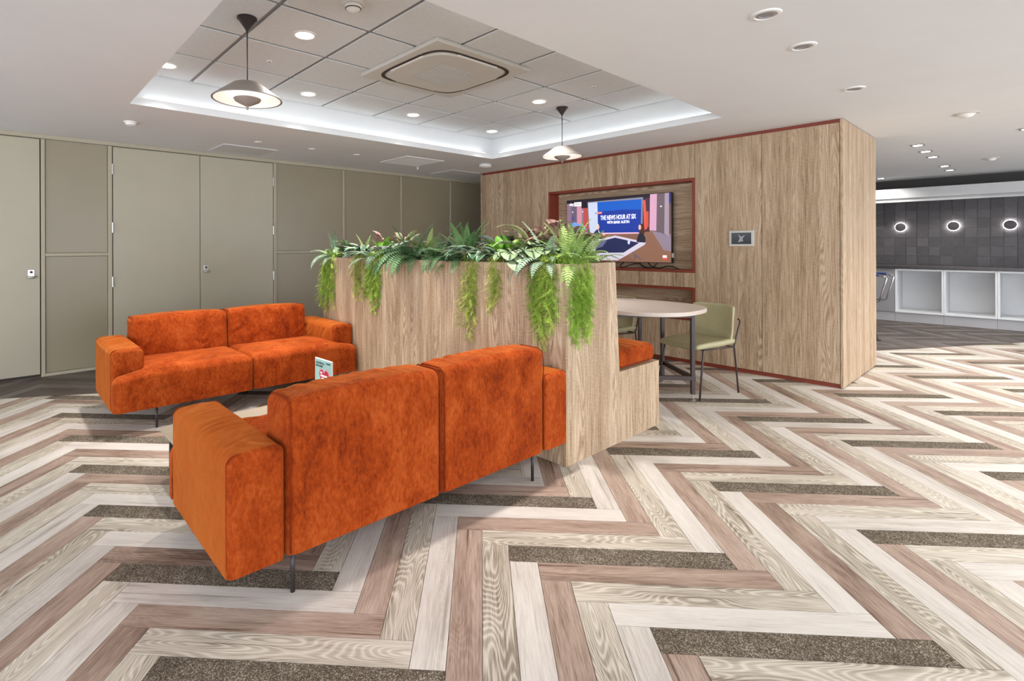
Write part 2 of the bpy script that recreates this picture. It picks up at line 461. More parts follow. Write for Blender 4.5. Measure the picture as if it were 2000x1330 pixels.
for i, (sa_, poly, mt, ang, c, full) in enumerate(planks):
    if i < 300 and sa_ > 0:
        if full and (mt,) in shared: me = shared[(mt,)]
        else:
            me = plank_mb(poly, c, ang).mesh('plank', M[mt])
            if full: shared[(mt,)] = me
        o = obj('plank', me, FLOOR); o.location = (c[0], c[1], 0); o.rotation_euler = (0,0,ang)
    else:
        mb = plank_mb(poly, c, ang, (rng.uniform(0,60), rng.uniform(0,20)))
        b = len(rest.v); ca, sn = math.cos(ang), math.sin(ang)
        rest.add([(c[0]+x*ca-y*sn, c[1]+x*sn+y*ca, z) for x, y, z in mb.v], mb.f, restm.index(mt))
        for q, uvv in mb.uv.items(): rest.uv[b+q] = uvv
tag(rest.build('plank_field', [M[x] for x in restm], FLOOR), kind='stuff')

# ================================================================== CEILING
cl = MB(); X0, X1, Y0, Y1, TH = -4.5, 13.5, -4.5, YB+.2, .06
for a in ((X0,CX0,Y0,Y1),(CX1,X1,Y0,Y1),(CX0,CX1,Y0,CY0),(CX0,CX1,CY1,Y1)): cl.box(a[0],a[1],a[2],a[3],ZC,ZC+TH)
RE = .085                                  # the cove ledge behind the lip
for a in ((CX0-RE-.02,CX0-RE,CY0-RE,CY1+RE),(CX1+RE,CX1+RE+.02,CY0-RE,CY1+RE),(CX0-RE,CX1+RE,CY0-RE-.02,CY0-RE),(CX0-RE,CX1+RE,CY1+RE,CY1+RE+.02)):
    cl.box(a[0],a[1],a[2],a[3],ZC+TH,ZT+.06)
CEIL = struct('ceiling', cl, M['ceiling'])
gr = MB(); gr.box(CX0-RE,CX1+RE,CY0-RE,CY1+RE,ZT+.012,ZT+.04)
gr.build('tile_grid', M['grid'], CEIL)
gx = [CX0-RE]+[.6232+.6*i for i in range(1,7)]+[CX1+RE]
gy = [CY0-RE]+[4.0583-.6*j for j in range(3,-1,-1)]+[CY1+RE]
gap = .013
for i in range(len(gx)-1):
    for j in range(len(gy)-1):
        x0, x1, y0, y1 = gx[i]+gap, gx[i+1]-gap, gy[j]+gap, gy[j+1]-gap
        if x1-x0 < .03 or y1-y0 < .03: continue
        mb = MB(); mb.box(x0,x1,y0,y1,ZT,ZT+.011)
        mb.build('ceiling_tile', M['tile'], CEIL, bevel=.003, seg=1)
# cove light strips lying on the ledge
for nm, a in (('far back',(CX0+.1,CX1-.1,CY1+.03,CY1+.055)),('middle wall side',(CX1+.03,CX1+.055,CY0+.1,CY1-.1)),('near',(CX0+.1,CX1-.1,CY0-.055,CY0-.03)),('left',(CX0-.055,CX0-.03,CY0+.1,CY1-.1))):
    mb = MB(); mb.box(a[0],a[1],a[2],a[3],ZC+TH,ZC+TH+.012)
    tag(mb.build('cove_light', M['ledstrip']), 'cool white light strip hidden behind the %s lip of the raised ceiling' % nm, 'light strip', 'cove light strips')

def area_lamp(name, parent, loc, size, power, col=(1,.965,.92), spread=math.pi, rot=(0,0,0)):
    l = bpy.data.lights.new(name, 'AREA'); l.shape = 'DISK'; l.size = size; l.energy = power; l.color = col; l.spread = spread
    o = obj(name, l, parent); o.location = loc; o.rotation_euler = rot
    return o
def downlight(label, x, y, z, r=.075, power=DOWNLIGHT_W, group='round lit downlights in the tiled ceiling'):
    t = thing('downlight', label, 'downlight', (x,y,z), 0, group)
    mb = MB(); mb.lathe([(r*.78,-.001),(r*.8,-.007),(r,-.007),(r*1.02,-.003),(r*1.02,0)]); mb.f = mb.f[:-2]
    mb.build('bezel', M['white'], t, smooth=40)
    mb = MB(); mb.lathe([(0,-.004),(r*.8,-.003),(r*.8,0)])
    mb.build('lens', M['lamp'], t)
    area_lamp('downlight_beam', t, (0,0,-.012), r*1.5, power, spread=math.radians(85))
for x, y, lb in ((1.52,3.164,'largest lit downlight, just right of the nearer pendant lamp'),(.971,4.366,'lit downlight half hidden by the left ceiling edge'),
              (2.129,4.364,'lit downlight in the tile just right of the nearer pendant shade'),(3.314,4.351,'lit downlight behind the air conditioner, towards the back wall'),
              (4.517,4.362,'lit downlight in the corner tile farthest from view'),(3.937,3.173,'lit downlight beside the stem of the farther pendant'),
              (2.12,1.96,'lit downlight in the tiled ceiling nearest the viewer')):
    downlight(lb, x, y, ZT)

# AC cassette ------------------------------------------------------------
def superell(a, b, n, k=48, cx=0, cy=0):
    out = []
    for i in range(k):
        t = 2*math.pi*i/k; c, s = math.cos(t), math.sin(t)
        out.append((cx+a*math.copysign(abs(c)**(2/n),c), cy+b*math.copysign(abs(s)**(2/n),s)))
    return out
def ring_mb(inner, outer, z0, z1):
    mb = MB(); n = len(inner)
    mb.add([(x,y,z0) for x,y in inner]+[(x,y,z0) for x,y in outer]+[(x,y,z1) for x,y in inner]+[(x,y,z1) for x,y in outer],
       [f for i in range(n) for f in ((i,(i+1)%n,n+(i+1)%n,n+i),(2*n+i,3*n+i,3*n+(i+1)%n,2*n+(i+1)%n),(i,2*n+i,2*n+(i+1)%n,(i+1)%n),(n+i,n+(i+1)%n,3*n+(i+1)%n,3*n+i))])
    return mb
ac = thing('air_conditioner', 'square beige ceiling cassette air conditioner between the two pendant lamps', 'air conditioner', (2.668,3.092,ZT))
mb = MB(); mb.box(-.475,.475,-.475,.475,-.03,0); mb.build('panel', M['offwhite'], ac, bevel=.008)
ring_mb(superell(.385,.385,5), superell(.41,.41,5), -.0325, -.029).build('air_slot', M['gap'], ac)
mb = MB(); mb.prism(superell(.375,.375,4.2), -.042, -.028); mb.build('intake_panel', M['offwhite'], ac, bevel=.005)
mb = MB(); mb.box(-.19,.19,-.175,.19,-.0432,-.0415); mb.build('grille_backing', M['plinth'], ac)
for i in range(14):
    y = -.17+.026*i; mb = MB(); mb.box(-.19,.19,y,y+.011,-.046,-.041); mb.build('grille_slat', M['offwhite'], ac)
for k in range(4):
    mb = MB(); mb.box(-.2,.2,.345,.385,-.038,-.028)
    o = mb.build('air_flap', M['white'], ac, bevel=.006); o.rotation_euler = (0,0,k*math.pi/2)

# pendants -----------------------------------------------------------------
def pendant(label, x, y):
    t = thing('pendant_lamp', label, 'pendant lamp', (x,y,ZT), 0, 'disc pendant lamps')
    mb = MB(); mb.lathe([(.058,0),(.058,-.012),(.05,-.018),(.012,-.07),(.006,-.082),(0,-.082)]); mb.build('canopy', M['black'], t, smooth=40)
    mb = MB(); mb.tube([(0,0,-.08),(0,0,-.40)], .0035, 8); mb.build('stem', M['black'], t, smooth=True)
    mb = MB(); mb.lathe([(0,-.396),(.07,-.397),(.082,-.402),(.10,-.415),(.197,-.488),(.203,-.494),(.203,-.498),(.196,-.496),(.098,-.424),(.08,-.412),(0,-.41)],seg=48)
    mb.build('shade', M['shade'], t, smooth=35)
    mb = MB(); mb.lathe([(0,-.415),(.078,-.417),(.094,-.428),(.192,-.4965),(.188,-.4975),(.09,-.445),(.07,-.438),(0,-.436)],seg=48)
    mb.build('diffuser', M['lamp_in'], t, smooth=35)
    mb = MB(); mb.lathe([(0,-.47),(.072,-.482),(.08,-.492),(.072,-.506),(.03,-.528),(.008,-.538),(.006,-.556),(0,-.556)],seg=36)
    mb.build('reflector_bowl', M['shade'], t, smooth=40)
    area_lamp('pendant_glow', t, (0,0,-.468), .12, PENDANT_W, (1,.93,.86), rot=(math.pi,0,0))
M['shade'] = paint('warm grey lamp metal', RGB(138,128,120), .45)
pendant('nearer grey disc pendant lamp hanging left of the air conditioner', 1.142, 3.155)
pendant('farther grey disc pendant lamp hanging in front of the wood wall', 4.289, 3.167)

# small fittings on the ceiling ---------------------------------------------
def disc(name, label, cat, x, y, z, prof, m, group=None, extra=None):
    t = thing(name, label, cat, (x,y,z), 0, group)
    mb = MB(); mb.lathe(prof, seg=28); mb.build('body', M[m], t, smooth=35)
    for nm, pr, mm in (extra or []):
        mb = MB(); mb.lathe(pr, seg=24); mb.build(nm, M[mm], t, smooth=35)
    return t
SM = [(.055,0),(.055,-.012),(.05,-.018),(.046,-.034),(.03,-.05),(0,-.056)]
SMX = [('collar', [(.056,-.016),(.0565,-.018),(.0565,-.021),(.048,-.023),(.047,-.021)], 'offwhite'),('vent_ring', [(.0455,-.0345),(.046,-.0365),(.043,-.0395),(.041,-.039)], 'gap'),('base', [(.064,0),(.064,-.008),(.056,-.009)], 'white')]
disc('smoke_detector','white domed smoke detector at the top edge above the air conditioner','detector',1.53,2.567,ZT,SM,'white',None,SMX)
TS = [(.022,0),(.022,-.004),(.014,-.007),(0,-.008)]
disc('ceiling_sensor','tiny sensor in the tile between nearer pendant and downlight','sensor',1.532,3.779,ZT,TS,'white','tiny tile sensors',[('eye',[(0,-.0095),(.006,-.009),(.006,-.006)],'gap')])
disc('ceiling_sensor','tiny sensor in the tile right of the farther pendant','sensor',3.936,2.569,ZT,TS,'white','tiny tile sensors',[('eye',[(0,-.0095),(.006,-.009),(.006,-.006)],'gap')])
disc('motion_sensor','round two-step motion sensor on the ceiling above the left doors','sensor',.884,5.288,ZC,[(.052,0),(.052,-.008),(.042,-.012),(.04,-.026),(.03,-.036),(0,-.04)],'white',None,[('lens',[(.041,-.0262),(.041,-.03),(.032,-.032)],'offwhite')])
for x, lb in ((2.083,'small white ceiling disc nearest the access hatch'),(2.70,'small white ceiling disc, middle of the row of three'),(3.284,'small white ceiling disc nearest the air grille')):
    disc('ceiling_disc',lb,'ceiling disc',x,5.442,ZC,[(.04,0),(.04,-.004),(.034,-.008),(.02,-.010),(0,-.010)],'white','ceiling discs before the back wall',[('centre_cap',[(.018,-.0102),(.017,-.013),(0,-.0135)],'offwhite')])
disc('sprinkler_head','tiny white sprinkler head beside the square air grille','sprinkler',4.43,5.72,ZC,[(.028,0),(.026,-.006),(.01,-.01),(.008,-.03),(.018,-.032),(.018,-.036),(0,-.036)],'white',None,[('bulb',[(.004,-.036),(.004,-.045),(0,-.047)],'steel')])
disc('alarm_sounder','wide round white alarm unit near the wood wall corner','detector',5.02,4.977,ZC,[(.07,0),(.085,-.012),(.085,-.03),(.07,-.042),(.03,-.05),(0,-.052)],'white',None,[('base',[(.09,0),(.09,-.006),(.07,-.008)],'offwhite')])
disc('ceiling_detector','white flat detector on the ceiling right of the wood wall corner','detector',6.241,.437,ZC,[(.06,0),(.06,-.006),(.05,-.012),(.04,-.026),(.02,-.034),(0,-.035)],'white','detectors over the walkway',[('base',[(.085,0),(.085,-.004),(.06,-.006)],'offwhite')])
disc('ceiling_detector','white flat detector on the far ceiling near the kitchenette','detector',9.721,.462,ZC,[(.06,0),(.06,-.006),(.05,-.012),(.04,-.026),(.02,-.034),(0,-.035)],'white','detectors over the walkway',[('base',[(.085,0),(.085,-.004),(.06,-.006)],'offwhite')])
for x, y, lb in ((2.801,.876,'largest unlit round recessed spotlight at the top right'),(3.406,.883,'middle one of the unlit round recessed spotlights'),(4.614,.888,'smallest unlit recessed spotlight before the wood wall corner')):
    t = thing('recessed_spotlight', lb, 'spotlight', (x,y,ZC), .4, 'unlit round recessed spotlights')
    mb = MB(); mb.lathe([(.046,-.001),(.05,-.008),(.064,-.006),(.067,0)],seg=32); mb.f = mb.f[:-2]; mb.build('bezel', M['white'], t, smooth=40)
    mb = MB(); mb.lathe([(0,-.002),(.047,-.001),(.047,0)],seg=32); mb.build('cup', M['offwhite'], t)
    mb = MB(); mb.lathe([(.026,-.0025),(.03,-.007),(.037,-.006),(.038,-.002)],seg=28); mb.f = mb.f[:-2]; mb.build('gimbal', M['grid'], t, smooth=40)
    mb = MB(); mb.lathe([(0,-.004),(.026,-.003),(.026,-.002)],seg=28); mb.build('lens', M['grid'], t)
def square_spot(label, x, y, power=ROW_W):
    t = thing('square_downlight', label, 'downlight', (x,y,ZC), 0, 'square lit downlights over the walkway')
    mb = MB(); mb.box(-.06,.06,-.06,.06,-.006,0); mb.build('plate', M['grid'], t, bevel=.002)
    mb = MB(); mb.lathe([(0,-.011),(.036,-.010),(.042,-.006),(.042,-.004)],seg=24); mb.build('lens', M['lamp'], t)
    area_lamp('walkway_beam', t, (0,0,-.016), .08, power, (1,.96,.91), math.radians(140))
for i, x in enumerate((7.783,8.372,8.972,10.147,10.761)):
    square_spot(['nearest square lit downlight of the row right of the wood wall','second square lit downlight of the row right of the wood wall','third square lit downlight of the row right of the wood wall','fourth square lit downlight of the row right of the wood wall','farthest square lit downlight of the row right of the wood wall'][i], x, .932)
for i, x in enumerate((3.1,4.4,5.7,6.9)):  # extra unseen row, added to brighten the right side of the room
    square_spot('added square fill light out of view on the right, %s of its row' % ('nearest','second','third','farthest')[i], x, -1.05, FILL_ROW_W)
square_spot('square lit downlight cut by the right edge of the picture', 7.50, .11)
square_spot('square lit downlight beside the wood wall edge close to the kitchenette wall', 11.2, 1.80)
def hatch(label, x0, x1, y0, y1):
    t = thing('access_hatch', label, 'access hatch', ((x0+x1)/2,(y0+y1)/2,ZC), 0, 'flush ceiling hatches')
    a, b = (x1-x0)/2, (y1-y0)/2
    mb = MB(); mb.box(-a,a,-b,b,-.004,0); mb.build('frame', M['ceiling'], t, bevel=.0015, seg=1)
    mb = MB(); mb.box(-a+.015,a-.015,-b+.015,b-.015,-.007,-.003); mb.build('hatch_door', M['hatch'], t, bevel=.0015, seg=1)
    mb = MB(); mb.lathe([(0,-.009),(.008,-.009),(.008,-.006)],seg=12); o = mb.build('lock', M['steel'], t); o.location = (0,-b+.04,0)
M['hatch'] = paint('hatch paint', RGB(216,216,213), .8)
hatch('flush ceiling hatch above the double doors', 1.82, 2.43, 5.755, 6.25)
hatch('flush ceiling hatch at the wood wall corner', 5.0, 5.56, 5.62, 6.14)
t = thing('air_grille', 'square perforated ceiling air grille before the back wall', 'air grille', (4.10,5.41,ZC))
mb = MB(); 
for a in ((-.3,.3,-.3,-.27),(-.3,.3,.27,.3),(-.3,-.27,-.27,.27),(.27,.3,-.27,.27)): mb.box(a[0],a[1],a[2],a[3],-.008,0)
mb.build('frame', M['white'], t)
mb = MB(); mb.box(-.27,.27,-.27,.27,-.002,0); mb.build('duct', M['gap'], t)
for i in range(18):
    mb = MB(); y = -.262+.0297*i; mb.add([(-.27,y,-.002),(.27,y,-.002),(.27,y+.016,-.009),(-.27,y+.016,-.009),(-.27,y+.003,-.001),(.27,y+.003,-.001),(.27,y+.019,-.008),(-.27,y+.019,-.008)],[(0,1,2,3),(7,6,5,4),(3,2,6,7),(0,4,5,1)])
    mb.build('slat', M['white'], t)

# ================================================================== BACK WALL
wb = MB(); wb.box(-4.5, 13.5, YB+.02, YB+.2, -.05, ZC)
WB = struct('wall_back', wb, M['wallgrey'])
hd = MB(); hd.box(-4.0,7.0,YB-.012,YB+.02,ZC-.04,ZC); hd.build('header_rail', M['wallgrey'], WB, bevel=.003)
def bw(name, x0, x1, z0, z1, y0, m, bevel=.003): 
    mb = MB(); mb.box(x0,x1,y0,YB+.02,z0,z1); return mb.build(name, M[m], WB, bevel=bevel)
ZH = ZC-.044
for x0, x1 in ((-1.58,-1.53),(.309,.341),(.865,.903),(2.652,2.691),(3.646,3.678),(4.643,4.671),(5.653,5.675),(6.62,6.65)):
    bw('stile', x0, x1, .0, ZH, YB-.010, 'wallgrey')
for x0, x1 in ((-1.53,-.70),(.341,.865),(2.691,3.646),(3.678,4.643),(4.671,5.653),(5.675,6.62)):
    bw('rail', x0, x1, 1.182, 1.212, YB-.010, 'wallgrey')
    bw('foot_rail', x0, x1, 0, .03, YB-.010, 'wallgrey')
    bw('wall_panel', x0+.004, x1-.004, .034, 1.178, YB+.004, 'panelgrey', .002)
    bw('wall_panel', x0+.004, x1-.004, 1.216, ZH-.004, YB+.004, 'panelgrey', .002)
dg = MB()
for x0, x1 in ((-.70,.309),(.903,2.652)): dg.box(x0,x1,YB+.012,YB+.0205,0,ZH)
dg.build('door_recess', M['gap'], WB)
def door(n, label, x0, x1, hinge, handle):
    mb = MB(); mb.box(x0,x1,YB-.006,YB+.0115,.028,ZH-.006)
    d = struct('door_%d' % n, mb, M['doorgrey'], label, bevel=.002)
    for z in (.9035,1.477,2.095):
        mb = MB(); mb.tube([(hinge,YB-.014,z-.054),(hinge,YB-.014,z+.054)], .0085, 8); mb.build('hinge', M['steel'], d, smooth=40)
    if handle is not None:
        mb = MB(); mb.box(handle-.026,handle+.026,YB-.012,YB-.006,.982,1.055); mb.build('lock_plate', M['steel'], d, bevel=.003)
        mb = MB(); mb.tube([(handle-.03,YB-.024,.985),(handle-.02,YB-.036,.98),(handle+.02,YB-.036,.98),(handle+.03,YB-.024,.985)], .011, 10); mb.build('pull', M['steel'], d, smooth=True)
        mb = MB(); mb.lathe([(.0,-.019),(.011,-.018),(.012,-.012)],(0,0,0),16); o = mb.build('keyhole_disc', M['gap'], d); o.rotation_euler = (math.radians(-90),0,0); o.location = (handle, YB, 1.03)
door(1, 'putty door at the far left edge with a small steel latch', -.694, .300, -.694, .234)
door(2, 'putty door leaf left of the pair behind the far sofa', .911, 1.7695, .907, None)
door(3, 'putty door leaf right of the pair with a small steel latch', 1.7755, 2.645, 2.648, 1.836)


# ================================================================== MIDDLE WALL (wood-clad pod)
core = MB()
NB = XP+.186
core.box(XP+.02,PX1-.02,PY0+.02,2.43,0,ZC)
core.box(XP+.02,PX1-.02,4.361,PY1,0,ZC)
core.box(NB+.01,PX1-.02,2.43,4.361,0,ZC)
for z0, z1 in ((0,.455),(.825,.965),(1.995,ZC)): core.box(XP+.02,NB+.01,2.43,4.361,z0,z1)
WM = struct('wall_middle', core, M['red'], 'wood-clad room-height block holding the television niche')
def panel(x0,x1,y0,y1,z0,z1,m='wood',bevel=.0015):
    mb = MB(); mb.box(x0,x1,y0,y1,z0,z1); return mb.build('wood_panel', M[m], WM, bevel=bevel, seg=1)
e = .002; ZL, ZU = .042, 2.345
for a, b in ((4.998,PY1),(4.361,4.998),(1.795,2.43),(PY0+.022,1.795)): panel(XP,XP+.02,a+e,b-e,ZL,ZU)
for a, b in ((3.068,4.361),(2.43,3.068)):
    panel(XP,XP+.02,a+e,b-e,1.985+e,ZU); panel(XP,XP+.02,a+e,b-e,.815+e,.975-e); panel(XP,XP+.02,a+e,b-e,ZL,.465-e)
panel(XP-.001,PX1,PY0,PY0+.02,.012,ZC-.006)
panel(PX1-.02,PX1,PY0+.022,PY1,.012,ZC-.006)
panel(XP,PX1,PY1,PY1+.02,.012,ZC-.02)
panel(NB,NB+.01,2.46,4.335,.995,1.965,'woodh'); panel(NB,NB+.01,2.46,4.335,.485,.795,'woodh')
def niche(z0, z1, n):
    f = .028
    for k, (a, b, c, d) in enumerate(((2.43,4.361,z1-f,z1),(2.43,4.361,z0,z0+f),(2.43,2.43+f,z0+f,z1-f),(4.361-f,4.361,z0+f,z1-f))):
        mb = MB(); mb.box(XP-.004,NB,a,b,c,d); mb.build('niche_trim', M['red'], WM, bevel=.0015, seg=1)
niche(.975,1.985,1); niche(.465,.815,2)

# television -------------------------------------------------------------
TX, TY0, TY1, TZ0, TZ1 = XP+.10, 2.73, 4.14, 1.067, 1.865
tv = thing('television', 'flat screen television showing a news studio in the red niche', 'television', (TX+.06,(TY0+TY1)/2,TZ0))
def tvm(mb, name, m, parent=tv, **k):
    o = mb.build(name, m, parent, **k); o.matrix_parent_inverse = Matrix.Translation((-(TX+.06),-(TY0+TY1)/2,-TZ0)); return o
mb = MB(); mb.box(TX+.001,TX+.05,TY0,TY1,TZ0,TZ1); tvm(mb, 'housing', M['blackgloss'], bevel=.004)
mb = MB(); mb.box(TX+.05,NB,3.2,3.7,1.3,1.6); tvm(mb, 'wall_mount', M['black'])
mb = MB(); mb.box(TX+.004,TX+.046,TY0-.006,TY0,1.13,1.18); tvm(mb, 'side_label', M['white'])
pic = MB(); pm = []; TW, THh = TY1-TY0-.012, TZ1-TZ0-.012
def puv(u, v, lay): return (TX-.0004*lay, TY1-.006-u*TW, TZ0+.006+v*THh)
def em(name, r, g, b, s=.60):
    m = emit('screen '+name, RGB(r,g,b), s); m.cycles.emission_sampling = 'NONE'; return m
def patch(pts, col, lay):
    key = 'c%d_%d_%d' % col
    if key not in [p[0] for p in pm]: pm.append((key, em('colour %d %d %d' % col, *col)))
    i = [p[0] for p in pm].index(key)
    P = [puv(u,v,lay) for u,v in pts]
    ar = sum(pts[j][0]*pts[(j+1)%len(pts)][1]-pts[(j+1)%len(pts)][0]*pts[j][1] for j in range(len(pts)))
    if ar < 0: P = P[::-1]
    pic.add(P, [tuple(range(len(P)))], i)
def rect(u0,u1,v0,v1,col,lay): patch([(u0,v0),(u1,v0),(u1,v1),(u0,v1)],col,lay)
def ell(cu,cv,a,b,col,lay,n=14): patch([(cu+a*math.cos(2*math.pi*i/n),cv+b*math.sin(2*math.pi*i/n)) for i in range(n)],col,lay)
rect(0,1,0,1,(96,72,74),1)
rect(0,.24,.40,1,(128,102,124),2); rect(.05,.11,.42,.9,(96,84,104),3); rect(.11,.165,.45,.9,(190,132,150),3); rect(.185,.235,.48,.92,(170,70,66),3)
rect(0,1,.95,1,(26,20,36),3); rect(.16,.23,.86,.955,(22,18,30),4)
patch([(0,.40),(.24,.44),(1,.42),(1,0),(0,0)],(120,84,70),3)
patch([(.80,.50),(1,.30),(1,0),(.70,0),(.62,.1)],(128,92,74),4); patch([(.84,.46),(1,.40),(1,.16),(.94,.18)],(132,118,134),5)
patch([(.222,.955),(.763,.967),(.755,.44),(.245,.44)],(128,126,140),4)
patch([(.232,.941),(.33,.941),(.336,.45),(.25,.45)],(186,194,216),5)
patch([(.329,.941),(.751,.938),(.742,.445),(.335,.45)],(22,52,142),6)
patch([(.329,.941),(.751,.938),(.746,.785),(.58,.80),(.335,.785)],(20,84,178),7)
rect(.763,.82,.45,.95,(64,44,56),4); patch([(.763,.92),(.785,.92),(.80,.50),(.775,.47)],(206,84,72),5); rect(.79,.812,.52,.75,(176,84,70),5)
patch([(.826,1),(.885,1),(.878,.46),(.82,.47)],(196,150,176),6); patch([(.885,1),(.965,1),(.955,.40),(.878,.46)],(98,84,92),6); patch([(.95,1),(.985,1),(.985,.38),(.945,.42)],(150,134,148),7); rect(.985,1,.85,1,(44,44,110),7)
patch([(.335,.452),(.745,.445),(.745,.425),(.335,.43)],(214,176,200),8)
patch([(.30,.36),(.36,.35),(.505,.405),(.79,.295),(.775,.255),(.60,.085),(.53,.02),(.28,.02),(.2,.2)],(196,190,206),8)
patch([(.33,.31),(.375,.325),(.505,.37),(.728,.288),(.585,.14),(.30,.13)],(30,36,76),9); patch([(.35,.31),(.43,.335),(.38,.23),(.30,.20)],(92,96,122),10)
ell(.635,.30,.012,.035,(190,196,224),11)
ell(.333,.545,.017,.042,(214,176,160),10); patch([(.316,.555),(.33,.595),(.345,.59),(.332,.565),(.325,.52)],(206,200,196),11)
patch([(.275,.40),(.30,.47),(.325,.51),(.345,.49),(.365,.40),(.375,.36),(.29,.33)],(36,48,62),10); patch([(.335,.50),(.345,.49),(.362,.40),(.356,.39)],(206,206,216),11); ell(.395,.425,.014,.02,(206,160,150),11)
ell(.752,.47,.026,.105,(70,38,30),10); ell(.735,.52,.012,.04,(220,176,160),11); patch([(.705,.30),(.715,.38),(.735,.44),(.765,.42),(.785,.36),(.785,.29)],(28,30,48),11)
patch([(.66,.14),(.71,.10),(.76,.03),(.74,.03),(.715,.075),(.68,.03),(.67,.03),(.69,.09)],(96,84,88),9)
ell(.064,.807,.007,.010,(255,250,250),5); ell(.175,.805,.005,.010,(255,250,250),5); ell(.919,.812,.008,.009,(255,250,250),8)
ell(.066,.70,.016,.03,(70,70,130),5); patch([(.05,.62),(.09,.64),(.14,.60),(.19,.58),(.22,.5),(.05,.5)],(106,150,206),5)
rect(.082,.16,.90,.965,(250,250,252),9); rect(.332,.378,.75,.785,(206,60,66),12); rect(.932,.966,.07,.105,(240,236,236),9); rect(.932,.966,.045,.07,(216,76,52),9)
tvm(pic, 'screen_picture', [p[1] for p in pm])
def text_mesh(body, size, width=None, bold=.0, m=None, name='lettering'):
    cu = bpy.data.curves.new('t','FONT'); cu.body = body; cu.size = size; cu.align_x = 'CENTER'; cu.align_y = 'CENTER'; cu.offset = bold; cu.resolution_u = 3
    o = bpy.data.objects.new('t', cu); COL.objects.link(o)
    me = bpy.data.meshes.new_from_object(o.evaluated_get(bpy.context.evaluated_depsgraph_get()))
    bpy.data.objects.remove(o, do_unlink=True); me.name = name
    xs = [v.co.x for v in me.vertices]; wd = max(xs)-min(xs); mid = (max(xs)+min(xs))/2
    ys = [v.co.y for v in me.vertices]; ym = (max(ys)+min(ys))/2
    sx = (width/wd) if width else 1
    for v in me.vertices: v.co.x = (v.co.x-mid)*sx; v.co.y -= ym
    me.materials.clear(); me.materials.append(m)
    return me
FACE = Matrix(((0,0,-1,0),(-1,0,0,0),(0,1,0,0),(0,0,0,1)))   # text faces -X, reads along -Y
def tv_text(body, u0, u1, v, h, m, bold=0.004, lay=14):
    me = text_mesh(body, h/.72, (u1-u0)*TW, bold, m)
    o = obj('lettering', me, tv); p = puv((u0+u1)/2, v, lay)
    o.matrix_parent_inverse = Matrix.Translation((-(TX+.06),-(TY0+TY1)/2,-TZ0)); o.matrix_basis = Matrix.Translation(p) @ FACE
WT = em('white text',250,250,252,.8)
tv_text('THE NEWS HOUR AT SIX', .362,.702,.688,.056,WT,.0012)
tv_text('WITH MARK AUSTIN', .426,.640,.611,.034,WT,.0007)
tv_text('sky', .03,.078,.930,.034,WT,.0008); tv_text('news', .087,.155,.934,.024,em('dark text',70,60,80),.0005)
tv_text('sky', .304,.330,.766,.018,em('navy text',24,24,60),.0003); tv_text('news', .338,.373,.768,.013,WT,.0002)
# cables on the niche floor
def cable(label, pts):
    mb = MB(); P = [Vector(p) for p in pts]; out = []
    for i in range(len(P)-1):
        a = P[max(i-1,0)]; b = P[i]; c = P[i+1]; d = P[min(i+2,len(P)-1)]
        for k in range(6):
            t = k/6; out.append(.5*((2*b)+(-a+c)*t+(2*a-5*b+4*c-d)*t*t+(-a+3*b-3*c+d)*t**3))
    out.append(P[-1]); mb.tube(out, .006, 6)
    tag(mb.build('cable', M['blackgloss'], smooth=True), label, 'cable', 'cables below the television')
NZ = 1.003+.006; cx_ = XP+.11
cable('black cable looping below the left of the television', [(cx_,3.32,1.068),(cx_-.02,3.36,1.02),(cx_-.03,3.30,NZ),(cx_-.02,3.2,1.045),(cx_,3.12,1.05),(cx_-.01,3.05,1.02),(cx_-.02,2.98,NZ)])
cable('black cable bundle hanging below the middle of the television', [(cx_,3.12,1.068),(cx_-.01,3.08,1.03),(cx_-.02,3.02,NZ),(cx_-.02,2.94,1.02),(cx_,2.90,1.068)])
cable('black cable curling below the right of the television', [(cx_+.01,3.02,1.068),(cx_+.01,2.96,1.02),(cx_+.01,2.88,NZ),(cx_,2.80,1.03),(cx_-.02,2.74,1.035),(cx_-.03,2.68,1.02),(cx_-.03,2.64,NZ)])
# wall tablet
tb = thing('wall_tablet', 'small dark touchscreen in a pale frame on the wood wall', 'touchscreen', (XP,1.9715,1.257))
mb = MB(); mb.box(-.018,0,-.114,.114,0,.157); mb.build('bezel', M['offwhite'], tb, bevel=.004)
mb = MB(); mb.box(-.0205,-.016,-.09,.09,.022,.134); mb.build('screen', M['blackgloss'], tb)
mb = MB(); mb.add([(-.021,y,z) for y,z in ((.03,.04),(-.02,.05),(-.012,.075),(-.035,.11),(.0,.095),(.03,.12),(.012,.08))],[(0,1,2,3,4,5,6)]); mb.build('screen_picture', em('tablet grey',120,122,128,.5), tb)

# ================================================================== RIGHT END (kitchenette)
XW = 11.85
wr = MB(); wr.box(XW+.012,XW+.2,-4.5,5.5,-.05,ZC)
WR = struct('wall_right', wr, M['grout'])
TP = .1437
for i in range(-5,17):
    y1 = 2.006-TP*(i+0); 
    for j in range(8):
        z0 = .925+.1525*j; z1 = min(z0+.1525, 2.0)
        if z1-z0 < .02: continue
        mb = MB(); dx = rng.choice((0,0,.002,.004)); mb.box(XW-dx,XW+.014,y1-TP+.0035,y1-.0035,z0+.0035,z1-.0035)
        mb.build('wall_tile', M['slate' if rng.random()<.6 else 'slate2'], WR)
mb = MB(); mb.box(XW+.0,XW+.012,-4.5,5.5,2.0,ZC); mb.build('dark_frieze', M['darkband'], WR)
mb = MB(); mb.box(11.5,XW,-4.5,5.5,2.045,2.208); mb.build('bulkhead', M['bulkhead'], WR, bevel=.004)
mb = MB(); mb.box(11.53,XW,-4.5,5.5,2.0,2.045); mb.build('bulkhead_soffit', M['plinth'], WR)
mb = MB(); mb.box(11.515,11.53,-4.5,5.5,1.984,2.012); mb.build('bulkhead_lip', M['bulkhead'], WR)
